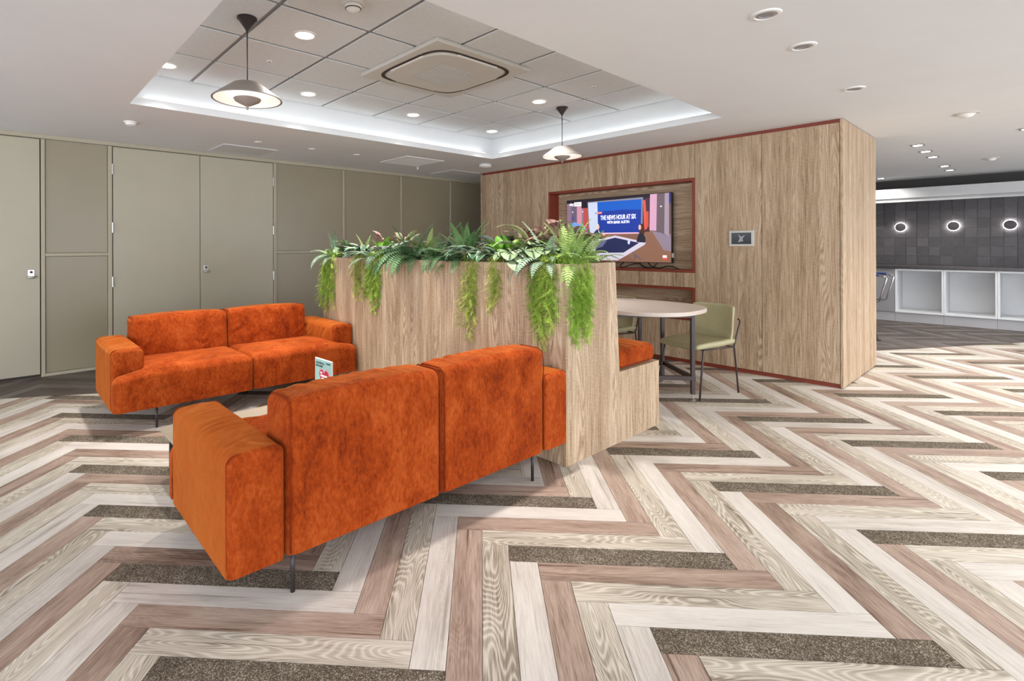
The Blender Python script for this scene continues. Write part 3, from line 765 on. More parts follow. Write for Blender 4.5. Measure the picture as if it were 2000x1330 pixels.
wt = MB(); wt.box(11.22,XW,-1.4,2.6,.872,.918)
tag(wt.build('worktop', M['worktop'], bevel=.004), 'long dark worktop along the charcoal tiled wall', 'worktop')
def open_cab(label, y0, y1):
    t = thing('open_cabinet', label, 'cabinet', (11.25,(y0+y1)/2,0), 0, 'open white cabinets under the worktop')
    a = (y1-y0)/2; d = .56
    for nm, b in (('side_panel',(0,d,-a,-a+.022,.15,.868)),('side_panel',(0,d,a-.022,a,.15,.868)),('top_rail',(0,d,-a+.022,a-.022,.838,.868)),('base_panel',(0,d,-a+.022,a-.022,.15,.178)),('back_panel',(d-.015,d,-a+.022,a-.022,.178,.838))):
        mb = MB(); mb.box(*b); mb.build(nm, M['cabinet'], t, bevel=.002, seg=1)
    mb = MB(); mb.box(.03,.05,-a,a,0,.148); mb.build('plinth', M['plinth'], t)
for lb, y0, y1 in (('open white cabinet next to the grey cabinet door',1.052,1.634),('middle open white cabinet under the wall lamps',.472,1.050),('open white cabinet cut by the right edge of the picture',-.11,.470),('open white cabinet beyond the right picture edge',-.70,-.112)):
    open_cab(lb, y0, y1)
t = thing('grey_cabinet', 'grey closed cabinet with a slim steel handle beside the wood wall', 'cabinet', (11.25,1.93,0))
mb = MB(); mb.box(.02,.56,-.294,.294,.15,.868); mb.build('carcass', M['cabgrey'], t)
mb = MB(); mb.box(0,.018,-.29,.29,.155,.864); d = mb.build('cabinet_door', M['cabgrey'], t, bevel=.002)
mb = MB(); mb.box(-.02,0,-.27,-.06,.842,.852); mb.build('handle', M['steel'], d)
mb = MB(); mb.box(.03,.05,-.294,.294,0,.148); mb.build('plinth', M['plinth'], t)
for y, lb in ((1.638,'left round backlit wall lamp on the charcoal tiles'),(.984,'middle round backlit wall lamp on the charcoal tiles'),(.357,'right round backlit wall lamp on the charcoal tiles')):
    t = thing('wall_lamp', lb, 'wall lamp', (XW-.004,y,1.567), 0, 'round backlit wall lamps')
    mb = MB(); mb.lathe([(0,-.05),(.066,-.05),(.072,-.046),(.072,-.034),(0,-.034)],seg=36,axis='x'); mb.build('disc_cover', M['slate'], t, smooth=40)
    mb = MB(); mb.lathe([(0,-.033),(.070,-.033),(.0755,-.030),(.072,-.012),(0,-.012)],seg=36,axis='x'); mb.build('glow_ring', M['halo'], t, smooth=40)
    mb = MB(); mb.lathe([(0,-.008),(.045,-.008),(.045,0),(0,0)],seg=24,axis='x'); mb.build('back_plate', M['black'], t)
# partly hidden chair and sign stand beyond the wood wall
t = thing('side_chair', 'blue seat with chrome frame peeping out behind the wood wall edge', 'chair', (10.2,1.96,0))
V, F = rbox((.24,.22,.035),.03,(4,4,1)); mb = MB(); mb.add([p+Vector((0,0,.44)) for p in V],F); mb.build('seat', M['blue'], t, smooth=True)
V, F = rbox((.23,.03,.2),.028,(4,1,4)); mb = MB(); mb.add([p+Vector((0,.24,.72)) for p in V],F); mb.build('backrest', M['blue'], t, smooth=True)
for x in (-.27,.27):
    mb = MB(); mb.tube([(x,.22,.80),(x,-.2,.805),(x,-.38,.80),(x,-.42,.785),(x,-.425,.76),(x,-.34,.42),(x,-.30,.405),(x,.2,.40)],.011,8); mb.build('arm_frame', M['chrome'], t, smooth=True)
    V, F = rbox((.028,.17,.014),.012,(1,4,1)); mb = MB(); mb.add([p+Vector((x,-.17,.822)) for p in V],F); mb.build('arm_pad', M['blue'], t, smooth=True)
    for y in (-.18,.2):
        mb = MB(); mb.tube([(x,y,.405),(x,y*1.05,0)],.011,8); mb.build('leg', M['chrome'], t, smooth=True)
t = thing('floor_sign', 'dark foot of a stand just showing at the wood wall edge', 'stand', (8.8,1.645,0), .2)
mb = MB(); mb.add([(-.05,-.20,0),(.05,-.20,0),(.05,.2,0),(-.05,.2,0),(-.02,-.12,.42),(.02,-.12,.42),(.02,.2,.42),(-.02,.2,.42)],[(0,3,2,1),(4,5,6,7),(0,1,5,4),(1,2,6,5),(2,3,7,6),(3,0,4,7)]); mb.build('panel', M['black'], t, bevel=.004)
mb = MB(); mb.box(-.08,.08,-.22,.22,0,.012); mb.build('foot', M['black'], t, bevel=.003)

# ================================================================== PLANTER BENCH
PXF, PXB, PYF, PYK, PZ = 2.456, 2.982, 1.793, 4.72, 1.163
pl = thing('planter_bench', 'tall oak laminate planter with a bench along its far side', 'planter', (2.9,3.2,0))
PINV = Matrix.Translation((-2.9,-3.2,0))
def pm_(mb, name, m, parent=pl, **k):
    o = mb.build(name, M[m], parent, **k)
    if parent is pl: o.matrix_parent_inverse = PINV
    return o
th = .019
n = 3; ys = [PYF+th+(PYK-th-PYF-th)*i/n for i in range(n+1)]
mb = MB(); mb.box(PXF,PXF+th,PYF+th+.001,PYK,0,PZ); pm_(mb,'front_panel','wood',bevel=.0015)
mb = MB(); mb.box(PXF-.0,PXF+th-.001,PYF+.0005,PYF+th,0,PZ+.001); pm_(mb,'corner_edge','wood',bevel=.001)
# the near end is one board cut to the section of planter, sloped back and bench
sec = [(PXF+th,0),(3.547,0),(3.547,.455),(3.027,.455),(PXB,PZ),(PXF+th,PZ)]
def end_board(y0, y1):
    mb = MB(); n = len(sec)
    mb.add([(x,y0,z) for x,z in sec]+[(x,y1,z) for x,z in sec],[tuple(range(n)),tuple(range(2*n-1,n-1,-1))]+[(i,n+i,n+(i+1)%n,(i+1)%n) for i in range(n)])
    return mb
pm_(end_board(PYF,PYF+th),'end_panel','wood',bevel=.0015); pm_(end_board(PYK-th,PYK),'end_panel','wood',bevel=.0015)
mb = MB(); mb.add([(3.027,PYF+th,.455),(3.027,PYK-th,.455),(PXB,PYK-th,PZ),(PXB,PYF+th,PZ),(3.009,PYF+th,.455),(3.009,PYK-th,.455),(PXB-.018,PYK-th,PZ),(PXB-.018,PYF+th,PZ)],[(0,1,2,3),(7,6,5,4),(3,2,6,7),(0,4,5,1)]); pm_(mb,'back_rest_board','wood')
mb = MB(); mb.box(3.01,3.545,PYF+th,PYK-th,.44,.455); pm_(mb,'bench_top','woodh')
mb = MB(); mb.box(3.53,3.546,PYF+th,PYK-th,0,.44); pm_(mb,'bench_front','wood')
mb = MB(); mb.box(PXF+th,PXB-.02,PYF+th,PYK-th,1.02,1.10); so = pm_(mb,'soil','soil')
# loose bench cushions
def velvet_pad(name, label, x0,x1,y0,y1,z0,z1,r):
    def df(p):
        k = 1+.0; q = Vector(p); hx,hy = (x1-x0)/2,(y1-y0)/2
        f = max(0,1-(q.x/hx)**2)*max(0,1-(q.y/hy)**2)
        if q.z > 0: q.z += .012*f
        return q
    V,F = rbox(((x1-x0)/2,(y1-y0)/2,(z1-z0)/2),r,(6,8,2),4,df); c = Vector(((x0+x1)/2,(y0+y1)/2,(z0+z1)/2))
    t = thing(name, label, 'cushion', (c.x,c.y,z0), 0, 'bench cushions')
    mb = MB(); mb.add([p+Vector((0,0,(z1-z0)/2)) for p in V],F); o = mb.build('cover', M['velvet'], t, smooth=True)
    hx, hy = (x1-x0)/2-.008, (y1-y0)/2-.008; rr = r*.8
    loop = []
    for sx, sy, a0 in ((1,1,0),(-1,1,90),(-1,-1,180),(1,-1,270)):
        for k in range(5):
            a = math.radians(a0+22.5*k); loop.append((sx*(hx-rr)+rr*math.cos(a), sy*(hy-rr)+rr*math.sin(a), .02))
    loop.append(loop[0]); mb = MB(); mb.tube(loop,.004,6); mb.build('piping', M['seam'], t, smooth=True)
velvet_pad('bench_cushion','orange velvet bench cushion at the near end of the planter bench',3.03,3.515,PYF+.004,2.75,.457,.585,.05)
velvet_pad('bench_cushion','orange velvet bench cushion at the middle of the planter bench, behind the planter',3.03,3.515,2.754,3.72,.457,.585,.05)

# ================================================================== SOFAS
def crease(px, py, a, b, wd, dp):
    """height of a soft fold running from a to b, seen at (px, py)"""
    ax, ay = a; bx, by = b; dx, dy = bx-ax, by-ay; L2 = dx*dx+dy*dy
    t = max(0, min(1, ((px-ax)*dx+(py-ay)*dy)/L2)); ex, ey = px-ax-t*dx, py-ay-t*dy
    d = math.hypot(ex, ey)
    side = (dx*(py-ay)-dy*(px-ax))/math.sqrt(L2)/wd
    return dp*(math.exp(-(d/wd)**2)-.7*math.exp(-((side-1.5)**2))*math.exp(-(max(0,d-wd*2.2)/wd)**2))*(.35+.65*math.sin(math.pi*t))
ARM_FOLDS = [((-.09,-.10),(.08,-.06),.011,.006),((-.10,-.05),(.06,-.02),.010,.005),((-.08,-.01),(.09,.05),.012,.006),((-.05,.06),(.09,.09),.010,.004),((-.10,-.29),(.02,-.24),.012,.005),((-.09,-.33),(-.02,-.26),.010,.004),((.0,-.20),(.09,-.17),.010,.003),((-.07,.17),(.06,.21),.011,.003)]
SEAT_FOLDS = [((.20,.745),(.46,.66),.016,.010),((.22,.765),(.44,.745),.015,.011),((.24,.70),(.40,.60),.014,.007),((.27,.79),(.41,.815),.013,.010),((.34,.60),(.66,.50),.014,.006),((.55,.66),(.72,.60),.013,.006),((.62,.72),(.76,.665),.012,.006),((.40,.50),(.80,.44),.015,.005),((.46,.74),(.60,.71),.012,.005)]
def sofa_mesh_parts(root, tagside):
    Wd, D, ZB = 1.88, .83, .155
    sm = 1.88/2
    # arms
    for side in (0, 1):
        hx, hy, hz = .1025, .365, (.558-ZB)/2
        def df(p, side=side):
            q = Vector(p); u = q.y/hy; v = q.z/hz
            q.x += (.010*max(0,1-u*u)*max(0,1-v*v))*(1 if q.x>0 else -1)
            if q.z > hz-.06:
                q.z += .012*max(0,1-(q.x/hx)**2)
                q.z += sum(crease(q.x,q.y,*f) for f in ARM_FOLDS)
            return q
        V,F = rbox((hx,hy,hz),.032,(14,64,5),4,df,True)
        mb = MB(); c = Vector((hx if side==0 else Wd-hx, hy, ZB+hz))
        for f in F:      # end caps of mottled nap; smooth band paler, grazing light put into its colour
            cyf = sum(V[i].y for i in f)/4; mb.mi.append(0 if abs(cyf) > hy-.02 else 1)
        mb.v = [tuple(p+c) for p in V]; mb.f = [list(f) for f in F]
        a = mb.build('arm', [M['velvet'],M['velvetband']], root, smooth=True)
        for yy in (.006, 2*hy-.006):    # piping round both ends of the arm
            R = .028; loop = []
            for sx, sz, a0 in ((1,1,0),(-1,1,90),(-1,-1,180),(1,-1,270)):
                for k in range(5):
                    t = math.radians(a0+22.5*k); loop.append((c.x+sx*(hx-R-.004)+R*math.cos(t), yy+(.014 if yy<.1 else -.014), c.z+sz*(hz-R-.004)+R*math.sin(t)+(.008 if sz>0 else 0)))
            loop.append(loop[0]); mb = MB(); mb.tube(loop,.0032,6); mb.build('piping', M['seam'], a, smooth=True)
    # seats with the nose that wraps in front of the arm
    for side in (0, 1):
        x0, x1 = (0.004, sm-.002) if side == 0 else (sm+.002, Wd-.004)
        hx, hy, hz = (x1-x0)/2, (.83-.20)/2, (.415-ZB)/2
        cx = (x0+x1)/2
        def df(p, side=side, cx=cx, hx=hx, hy=hy, hz=hz):
            q = Vector(p); u = q.x/hx; v = q.y/hy
            if q.z > 0:
                q.z += .028*max(0,1-u*u*.9)*max(0,1-(v-.1)**2)
                # creases gathered where the seat meets the nose
                e = (1+u) if side == 0 else (1-u)
                sx = q.x+cx; sx = sx if side == 0 else 1.88-sx
                q.z += sum(crease(sx,q.y+.2+hy,*f) for f in SEAT_FOLDS)
                if e < .5: q.z -= .035*(1-e/.5)
            if v > .5: q.y += .012*max(0,1-u*u)*max(0,1-(q.z/hz)**2)
            # tuck the seat in behind the arm
            ax = q.x+cx; ay = q.y+.2+hy
            if ay < .742:
                if side == 0: q.x = max(q.x, .195-cx)
                else: q.x = min(q.x, Wd-.195-cx)
            return q
        V,F = rbox((hx,hy,hz),.048,(64,44,4),4,df,True)
        mb = MB(); mb.add([p+Vector((cx,.2+hy,ZB+hz)) for p in V],F)
        mb.build('seat_cushion', M['velvet'], root, smooth=True)
    # backs
    for side in (0, 1):
        x0, x1 = (.209, sm-.001) if side == 0 else (sm+.001, Wd-.209)
        hx, hy, hz = (x1-x0)/2, .115, (.713-ZB)/2; cx = (x0+x1)/2
        def df(p, hx=hx, hy=hy, hz=hz, side=side):
            q = Vector(p); u = q.x/hx; v = q.z/hz
            if q.y > 0:
                q.y += .048*max(0,1-u*u)*max(0,1-v*v)-.02*v
                k_ = max(0,(v-.60)/.40)          # gathers under the top seam
                q.y += .006*k_*max(0,1-u*u)*math.sin(q.x*85+3*math.sin(q.x*11)+side)
            else: q.y -= .006*max(0,1-u*u)*max(0,1-v*v)
            if q.z > hz-.08:
                q.z += .014*max(0,1-u*u)
                if q.y > 0: q.z += .003*math.sin(q.x*70+side)*(.5+.5*math.sin(q.x*19))
            return q
        V,F = rbox((hx,hy,hz),.042,(64,4,18),4,df,True)
        mb = MB(); mb.add([p+Vector((cx,hy,ZB+hz)) for p in V],F)
        o = mb.build('back_cushion', M['velvet'], root, smooth=True)
        for xx in (x0+.006, x1-.006):
            sgn = 1 if xx < cx else -1
            loop = [(xx+sgn*.006, .002, ZB+.01),(xx+sgn*.006,.002,.645),(xx+sgn*.008,.010,.697),(xx+sgn*.008,.04,.7125),(xx+sgn*.008,.16,.7125),(xx+sgn*.008,.19,.695)]
            mb = MB(); mb.tube(loop,.003,6); mb.build('piping', M['seam'], o, smooth=True)
    # base and rod legs
    mb = MB()
    mb.box(.18,1.70,.10,.12,.135,.153); mb.box(.18,1.70,.72,.74,.135,.153); mb.box(.24,.262,.06,.78,.140,.153); mb.box(1.62,1.642,.06,.78,.140,.153)
    mb.build('base_frame', M['black'], root)
    for x, y in ((.245,.04),(1.61,.04),(.245,.775),(1.61,.775)):
        mb = MB(); mb.tube([(x,y,.16),(x,y,0)],.0085,10); mb.build('leg', M['black'], root, smooth=True)
    mb = MB(); mb.box(1.6705,1.6745,.03,.034,.245,.275); mb.build('care_tag', M['white'], root)
s1 = thing('sofa','orange velvet two-seat sofa seen from behind, nearest the viewer','sofa',(.570,1.772,0),0,'orange velvet sofas')
sofa_mesh_parts(s1, 1)
s2 = copy_tree(s1); s2.location = (2.447,4.862,0); s2.rotation_euler = (0,0,math.pi)
s2['label'] = 'orange velvet two-seat sofa facing the viewer in front of the putty doors'

# ================================================================== COFFEE TABLE AND LEAFLET
ct = thing('coffee_table','low pale coffee table with thin black legs between the orange sofas','table',(1.28,2.96,0))
mb = MB(); R = .035; poly = []
for sx, sy, a0 in ((1,1,0),(-1,1,90),(-1,-1,180),(1,-1,270)):
    for k in range(5):
        a = math.radians(a0+22.5*k); poly.append((sx*(.6-R)+R*math.cos(a), sy*(.295-R)+R*math.sin(a)))
mb.prism(poly,.238,.253); mb.build('tabletop', M['coffeetop'], ct, bevel=.003)
mb = MB(); mb.box(-.56,.56,-.255,-.24,.215,.238); mb.box(-.56,.56,.24,.255,.215,.238); mb.box(-.56,-.545,-.24,.24,.215,.238); mb.box(.545,.56,-.24,.24,.215,.238); mb.build('frame', M['black'], ct)
for x in (-.5525,.5525):
    for y in (-.2475,.2475):
        mb = MB(); mb.box(x-.0085,x+.0085,y-.0085,y+.0085,0,.216); mb.build('leg', M['black'], ct)
lf = thing('leaflet_stand','mint green leaflet with a red heart standing on the coffee table','leaflet',(1.585,3.04,.253),math.radians(2))
mb = MB(); mb.box(-.03,.05,-.105,.105,0,.004); mb.build('base', M['white'], lf)
mb = MB(); mb.box(-.004,.004,-.107,.107,.004,.288); mb.build('holder', M['white'], lf, bevel=.001)
mb = MB(); mb.box(-.0055,-.0042,-.101,.101,.008,.283); mb.build('sheet', paint('mint paper', RGB(158,198,190), .6), lf)
PR = paint('red print', RGB(190,34,58), .6); PD = paint('dark print', RGB(40,60,66), .6); PW = paint('white print', RGB(244,238,240), .6); PK = paint('pink print', RGB(226,140,160), .6)
def heart(cy, cz, s, m, lay):
    pts = []
    for i in range(28):
        t = 2*math.pi*i/28; x = 16*math.sin(t)**3; y = 13*math.cos(t)-5*math.cos(2*t)-2*math.cos(3*t)-math.cos(4*t)
        pts.append((-.0056-.0003*lay, cy-s*x/16, cz+s*y/16))
    mb = MB(); mb.add(pts,[tuple(range(28))]); return mb.build('print_shape', m, lf)
heart(-.012,.178,.066,PK,1); heart(-.012,.176,.058,PR,2)
def lt(body, y0, y1, z, h, m, lay=4):
    o = obj('lettering', text_mesh(body, h/.72, y0-y1, .0008, m), lf); o.matrix_basis = Matrix.Translation((-.0056-.0003*lay,(y0+y1)/2,z)) @ FACE
lt('STAY WITH US,', .09,-.015,.258,.013,PD); lt('BOOK AGAIN', .09,.005,.241,.013,PD);
mb = MB(); mb.box(-.0062,-.0057,-.09,-.052,.262,.271); mb.build('print_shape', PD, lf); mb = MB(); mb.lathe([(0,-.0062),(.006,-.0062),(.006,-.0057)],(0,-.042,.2665),12,axis='x'); mb.build('print_shape', PD, lf)
for y0, y1, z in ((.032,-.054,.182),(.018,-.042,.164),(.034,.010,.200)):
    mb = MB(); mb.box(-.0068,-.0064,y1,y0,z-.006,z+.006); mb.build('print_shape', PW, lf)
mb = MB(); mb.box(-.0061,-.0056,.042,.10,.06,.135); mb.build('print_shape', PW, lf); mb = MB(); mb.box(-.0064,-.006,.075,.09,.07,.125); mb.build('print_shape', PD, lf); mb = MB(); mb.box(-.0064,-.006,.05,.068,.065,.105); mb.build('print_shape', PD, lf)

# ================================================================== OVAL TABLE
ot = thing('oval_table','pale oval table with dark square legs beside the planter bench','table',(4.28,2.445,0))
mb = MB(); mb.prism(superell(.50,.618,2.6,64),.708,.742); mb.build('tabletop', M['tabletop'], ot, bevel=.004)
legs = [(4.295,1.886),(4.683,2.333),(4.683,2.557),(4.295,3.004),(3.885,2.557),(3.885,2.333)]
a = .0155
for x, y in legs:
    x -= 4.28; y -= 2.445; ln = math.atan2(.447,.388)
    mb = MB(); mb.box(-a,a,-a,a,.05,.700); lg = mb.build('leg', M['bronze'], ot, bevel=.004); lg.location = (x,y,0); lg.rotation_euler = (0,0,ln)
    mb = MB(); mb.lathe([(0,0),(.022,0),(.022,.006),(.014,.012),(.006,.016),(.006,.052),(0,.052)],seg=20); f = mb.build('levelling_foot', M['steel'], lg, smooth=40)
def bar(p, q, z0, z1, wd=.016):
    p = Vector((p[0]-4.28,p[1]-2.445)); q = Vector((q[0]-4.28,q[1]-2.445)); d = (q-p).normalized(); nn = Vector((-d.y,d.x))*wd
    mb = MB(); P = [p+nn,p-nn,q-nn,q+nn]; mb.prism([(v.x,v.y) for v in P],z0,z1); mb.build('stretcher', M['bronze'], ot, bevel=.002)
for i, j in ((0,1),(2,3),(3,4),(5,0)): bar(legs[i],legs[j],.165,.198); bar(legs[i],legs[j],.675,.707,.014)
bar(legs[1],legs[5],.165,.198); bar(legs[2],legs[4],.165,.198)

# ================================================================== CHAIRS
def make_chair(label, loc, rz, group):
    t = thing('dining_chair', label, 'chair', loc, rz, group)
    # seat pad: front is +y
    def sd(p):
        q = Vector(p); v = q.y/.235; u = q.x/.22
        wd = 1-.10*max(0,v)**2; q.x *= wd
        q.z += .012*u*u-.018*max(0,v)**2+.012*max(0,-v)**2
        if q.z < 0: q.z *= 1-.3*v*v
        return q
    V,F = rbox((.212,.238,.026),.024,(10,12,1),3,sd)
    mb = MB(); mb.add([p+Vector((0,.015,.428)) for p in V],F); mb.build('seat', M['olive'], t, smooth=True)
    def bd(p):
        q = Vector(p); v = (q.z+.165)/.33; u = q.x/.21
        q.x *= 1-.05*v
        if v > .72: q.z -= .10*max(0,abs(u)-.72)**1.6
        q.y += .045*u*u-.045*v+.03*max(0,1-v*3)**2
        return q
    V,F = rbox((.21,.016,.165),.015,(14,1,10),3,bd)
    mb = MB(); mb.add([p+Vector((0,-.215,.585)) for p in V],F); mb.build('backrest', M['olive'], t, smooth=True)
    r = .0078
    for s in (-1, 1):
        mb = MB(); mb.tube([(s*.21,.252,0),(s*.188,.175,.392),(s*.184,.155,.404)],r,8); mb.build('front_leg', M['bronze'], t, smooth=True)
        mb = MB(); mb.tube([(s*.21,-.252,0),(s*.206,-.205,.376),(s*.206,-.20,.406),(s*.213,-.222,.49),(s*.228,-.252,.62),(s*.205,-.255,.632)],r,8); mb.build('rear_leg', M['bronze'], t, smooth=True)
        mb = MB(); mb.tube([(s*.184,.16,.400),(s*.206,-.20,.400)],r*.9,8); mb.build('side_rail', M['bronze'], t, smooth=True)
    for y, x in ((.158,.184),(-.198,.206)):
        mb = MB(); mb.tube([(-x,y,.398),(x,y,.398)],r*.9,8); mb.build('cross_rail', M['bronze'], t, smooth=True)
    return t
fx, fy = -.973, .232
rzc = math.atan2(fy, fx)-math.pi/2
c1 = make_chair('olive padded chair with thin dark legs at the oval table',(4.615,1.988,0),rzc,'olive dining chairs')
c2 = copy_tree(c1); c2.location = (4.66,2.92,0); c2['label'] = 'olive padded chair half hidden behind the oval table top'

# ================================================================== PLANTS
def frond(L_, e0, e1, wmax, m, n=17, name='frond'):
    """fern frond from the origin along +y, rising at e0 and ending at e1 degrees"""
    mb = MB(); pts = []; p = Vector((0,0,0)); N = 20
    for i in range(N+1):
        t = i/N; a = math.radians(e0+(e1-e0)*t**1.2); pts.append((p.copy(), a)); p = p+Vector((0,math.cos(a),math.sin(a)))*(L_/N)
    mb.tube([q for q,_ in pts[::4]], .0018, 3, 0)
    for i in range(n):
        t = .14+.86*i/(n-1); k = t*N; j = min(int(k),N-1); f = k-j
        c = pts[j][0].lerp(pts[j+1][0],f); a = pts[j][1]
        d = Vector((0,math.cos(a),math.sin(a))); up = Vector((0,-math.sin(a),math.cos(a)))
        wl = wmax*math.sin(math.pi*min(1,t*.88+.12)**.8)*(1.0 if t < .97 else .8)+.004
        hw = L_/n*.46
        for s in (-1,1):
            ax = (Vector((s,0,0))+d*.42-up*.12).normalized()
            b = c; m1 = c+ax*wl*.45+up*.002; tip = c+ax*wl-up*wl*.10
            mb.add([b-d*hw*.5, m1-d*hw*.9, tip, m1+d*hw*.9, b+d*hw*.5],[(0,1,2,3,4)])
    return mb.mesh(name, m)
def blade(L_, wd, e0, e1, m, stem=.06, shape='ovate', cup=.25, name='leaf', se=75):
    mb = MB(); N, K = 9, 4
    a0 = math.radians(se); base = Vector((0,math.cos(a0),math.sin(a0)))*stem
    mb.tube([(0,0,0),base*.5,base],.0022,4,0)
    for i in range(len(mb.v)): mb.uv[i] = (.5,.05)
    p = base.copy(); rows = []
    for i in range(N+1):
        t = i/N; a = math.radians(e0+(e1-e0)*t)
        if shape == 'ovate': w_ = wd*math.sqrt(max(0,math.sin(math.pi*min(1,(t*.93+.07)))))*(1.08-.35*t)
        else: w_ = wd*math.sin(math.pi*min(1,t*.95+.05))**.75
        if i == N: w_ = .001
        up = Vector((0,-math.sin(a),math.cos(a)))
        row = []
        for k in range(K+1):
            s = -1+2*k/K; row.append(p+Vector((s*w_,0,0))+up*(cup*w_*s*s+.05*w_*math.sin(t*9+s*3)))
        rows.append(row); p = p+Vector((0,math.cos(a),math.sin(a)))*(L_/N)
    b = len(mb.v); vv = [q for r in rows for q in r]
    ff = [(i*(K+1)+k, i*(K+1)+k+1, (i+1)*(K+1)+k+1, (i+1)*(K+1)+k) for i in range(N) for k in range(K)]
    mb.add(vv, ff)
    for i in range(N+1):
        for k in range(K+1):
            mb.uv[b+i*(K+1)+k] = (.5+(-.5+k/K)*(min(1,(vv[i*(K+1)+K]-vv[i*(K+1)]).length/(2*wd))), i/N)
    return mb.mesh(name, m, True)
FR = {}
for nm in ('fern_dark','fern_mid','fern_light','fern_blue'):
    FR[nm] = dict(up=[frond(.33,82,42,.042,M[nm]),frond(.29,74,22,.046,M[nm])],
                  arch=[frond(.31,62,-38,.052,M[nm]),frond(.27,52,-22,.048,M[nm])],
                  droop=[frond(.36,50,-92,.056,M[nm],20),frond(.30,44,-84,.050,M[nm])])
LV = {
 'bego': [blade(.12,.052,25,-35,M['bego'],.10),blade(.10,.046,40,-15,M['bego'],.12)],
 'begobig': [blade(.135,.06,6,-62,M['bego'],.11,se=48),blade(.12,.054,20,-48,M['bego'],.12,se=60)],
 'begored': [blade(.085,.034,35,-20,M['begored'],.13),blade(.075,.030,55,10,M['begored'],.15)],
 'striped': [blade(.17,.030,45,-35,M['striped'],.07,'lance'),blade(.14,.028,30,-50,M['striped'],.08,'lance')],
 'bright': [blade(.11,.026,70,40,M['bright'],.08,'lance'),blade(.09,.024,50,10,M['bright'],.09,'lance')],
 'cream': [blade(.20,.020,70,-30,M['cream'],.10,'lance'),blade(.16,.018,60,0,M['cream'],.11,'lance')],
 'greyleaf': [blade(.12,.032,45,-25,M['greyleaf'],.10),blade(.10,.030,30,-40,M['greyleaf'],.11)],
}
NAMES = {'bego':('begonia','begonia'),'begobig':('begonia','begonia'),'begored':('pink_begonia','begonia'),'striped':('striped_foliage_plant','foliage plant'),
         'bright':('green_foliage_plant','foliage plant'),'cream':('cream_foliage_plant','foliage plant'),'greyleaf':('silver_foliage_plant','foliage plant')}
SOIL = 1.11
def put(mesh, parent, az, tilt, sc, name, off=(0,0,0)):
    o = obj(name, mesh, parent); o.rotation_euler = Euler((tilt, rng.uniform(-.15,.15), az), 'XYZ'); o.scale = (sc,sc,sc); o.location = off
def fern(label, x, y, m, n=(4,5,2), sc=1.0, face=None):
    t = thing('fern', label, 'fern', (x,y,SOIL), 0, 'ferns in the planter')
    for key, cnt in zip(('up','arch','droop'), n):
        for i in range(int(cnt*1.5+.5)):
            if key == 'droop': az = math.pi/2+rng.uniform(-.8,.8)          # over the front edge, towards -x
            else: az = 2*math.pi*(i+rng.random()*.7)/cnt+rng.random()
            put(rng.choice(FR[m][key]), t, az, rng.uniform(-.1,.15), sc*rng.uniform(.82,1.1), 'frond', (rng.uniform(-.02,.02),rng.uniform(-.02,.02),0))
def leafy(label, x, y, kind, n=8, sc=1.0, front=.0):
    nm, cat = NAMES[kind]
    t = thing(nm, label, cat, (x,y,SOIL), 0, 'leafy plants in the planter')
    n = int(n*1.7); sc *= 1.25
    for i in range(n):
        az = 2*math.pi*(i+rng.random()*.6)/n
        if rng.random() < front: az = math.pi/2+rng.uniform(-1.0,1.0)
        put(rng.choice(LV[kind]), t, az, rng.uniform(-.2,.25), sc*rng.uniform(.8,1.15), 'leaf', (rng.uniform(-.03,.03),rng.uniform(-.03,.03),0))
# front row, from the planter's far (left) end to the near (right) corner
fern('dark blue-green fern at the left end of the planter',2.53,4.60,'fern_blue',(2,5,3))
leafy('round pale begonia leaf cluster, second plant from the left end',2.53,4.28,'bego',7,1.0,.5)
leafy('pale edged leaf plant beside the left round begonia',2.54,4.08,'striped',8,1.0,.5)
fern('blue-green fern above the two left trailing plants',2.53,3.86,'fern_blue',(1,6,2))
leafy('silver leaved plant left of the drooping boston fern',2.55,3.62,'greyleaf',9,1.0,.4)
fern('fern whose dark fronds droop over the front, left of centre',2.52,3.30,'fern_dark',(1,4,7),1.32)
leafy('pale edged leaf plant above the drooping dark fronds',2.60,3.42,'striped',8,1.05,.4)
fern('big dark green fern low at the planter centre',2.56,3.05,'fern_dark',(3,8,1),1.1)
fern('tall spiky green fern rising highest at the centre',2.66,2.86,'fern_mid',(10,4,1),1.2)
leafy('dark pale edged leaf plant above the long centre trail',2.52,2.63,'striped',10,1.0,.6)
leafy('pale edged leaf plant left of the bright green leaves',2.54,2.44,'striped',8,.95,.5)
leafy('bright green upright leaf cluster left of the large begonia',2.53,2.32,'bright',6,1.0,.3)
leafy('large pale veined begonia leaves overhanging the front edge',2.52,2.16,'begobig',9,1.0,.85)
fern('grey-green fern between large begonia and planter corner',2.55,1.98,'fern_blue',(1,6,3))
fern('light green upright fern at the right planter corner',2.60,1.87,'fern_light',(7,5,1),1.05)
fern('light green fern behind the right corner, before the television',2.80,1.92,'fern_light',(5,6,0),1.0)
fern('green fern spilling towards the bench at the right end',2.88,1.95,'fern_mid',(2,6,0),.95)
fern('dark fern hanging fronds just left of the long centre trail',2.53,2.80,'fern_dark',(0,3,3),.95)
fern('sage green fern low between the silver plant and drooping fern',2.56,3.52,'fern_mid',(2,6,2),1.0)
leafy('pale edged leaf plant between the left begonia and blue fern',2.60,4.18,'striped',8,.95,.4)
leafy('veined begonia left of the light green corner ferns',2.58,2.06,'bego',8,1.0,.4)
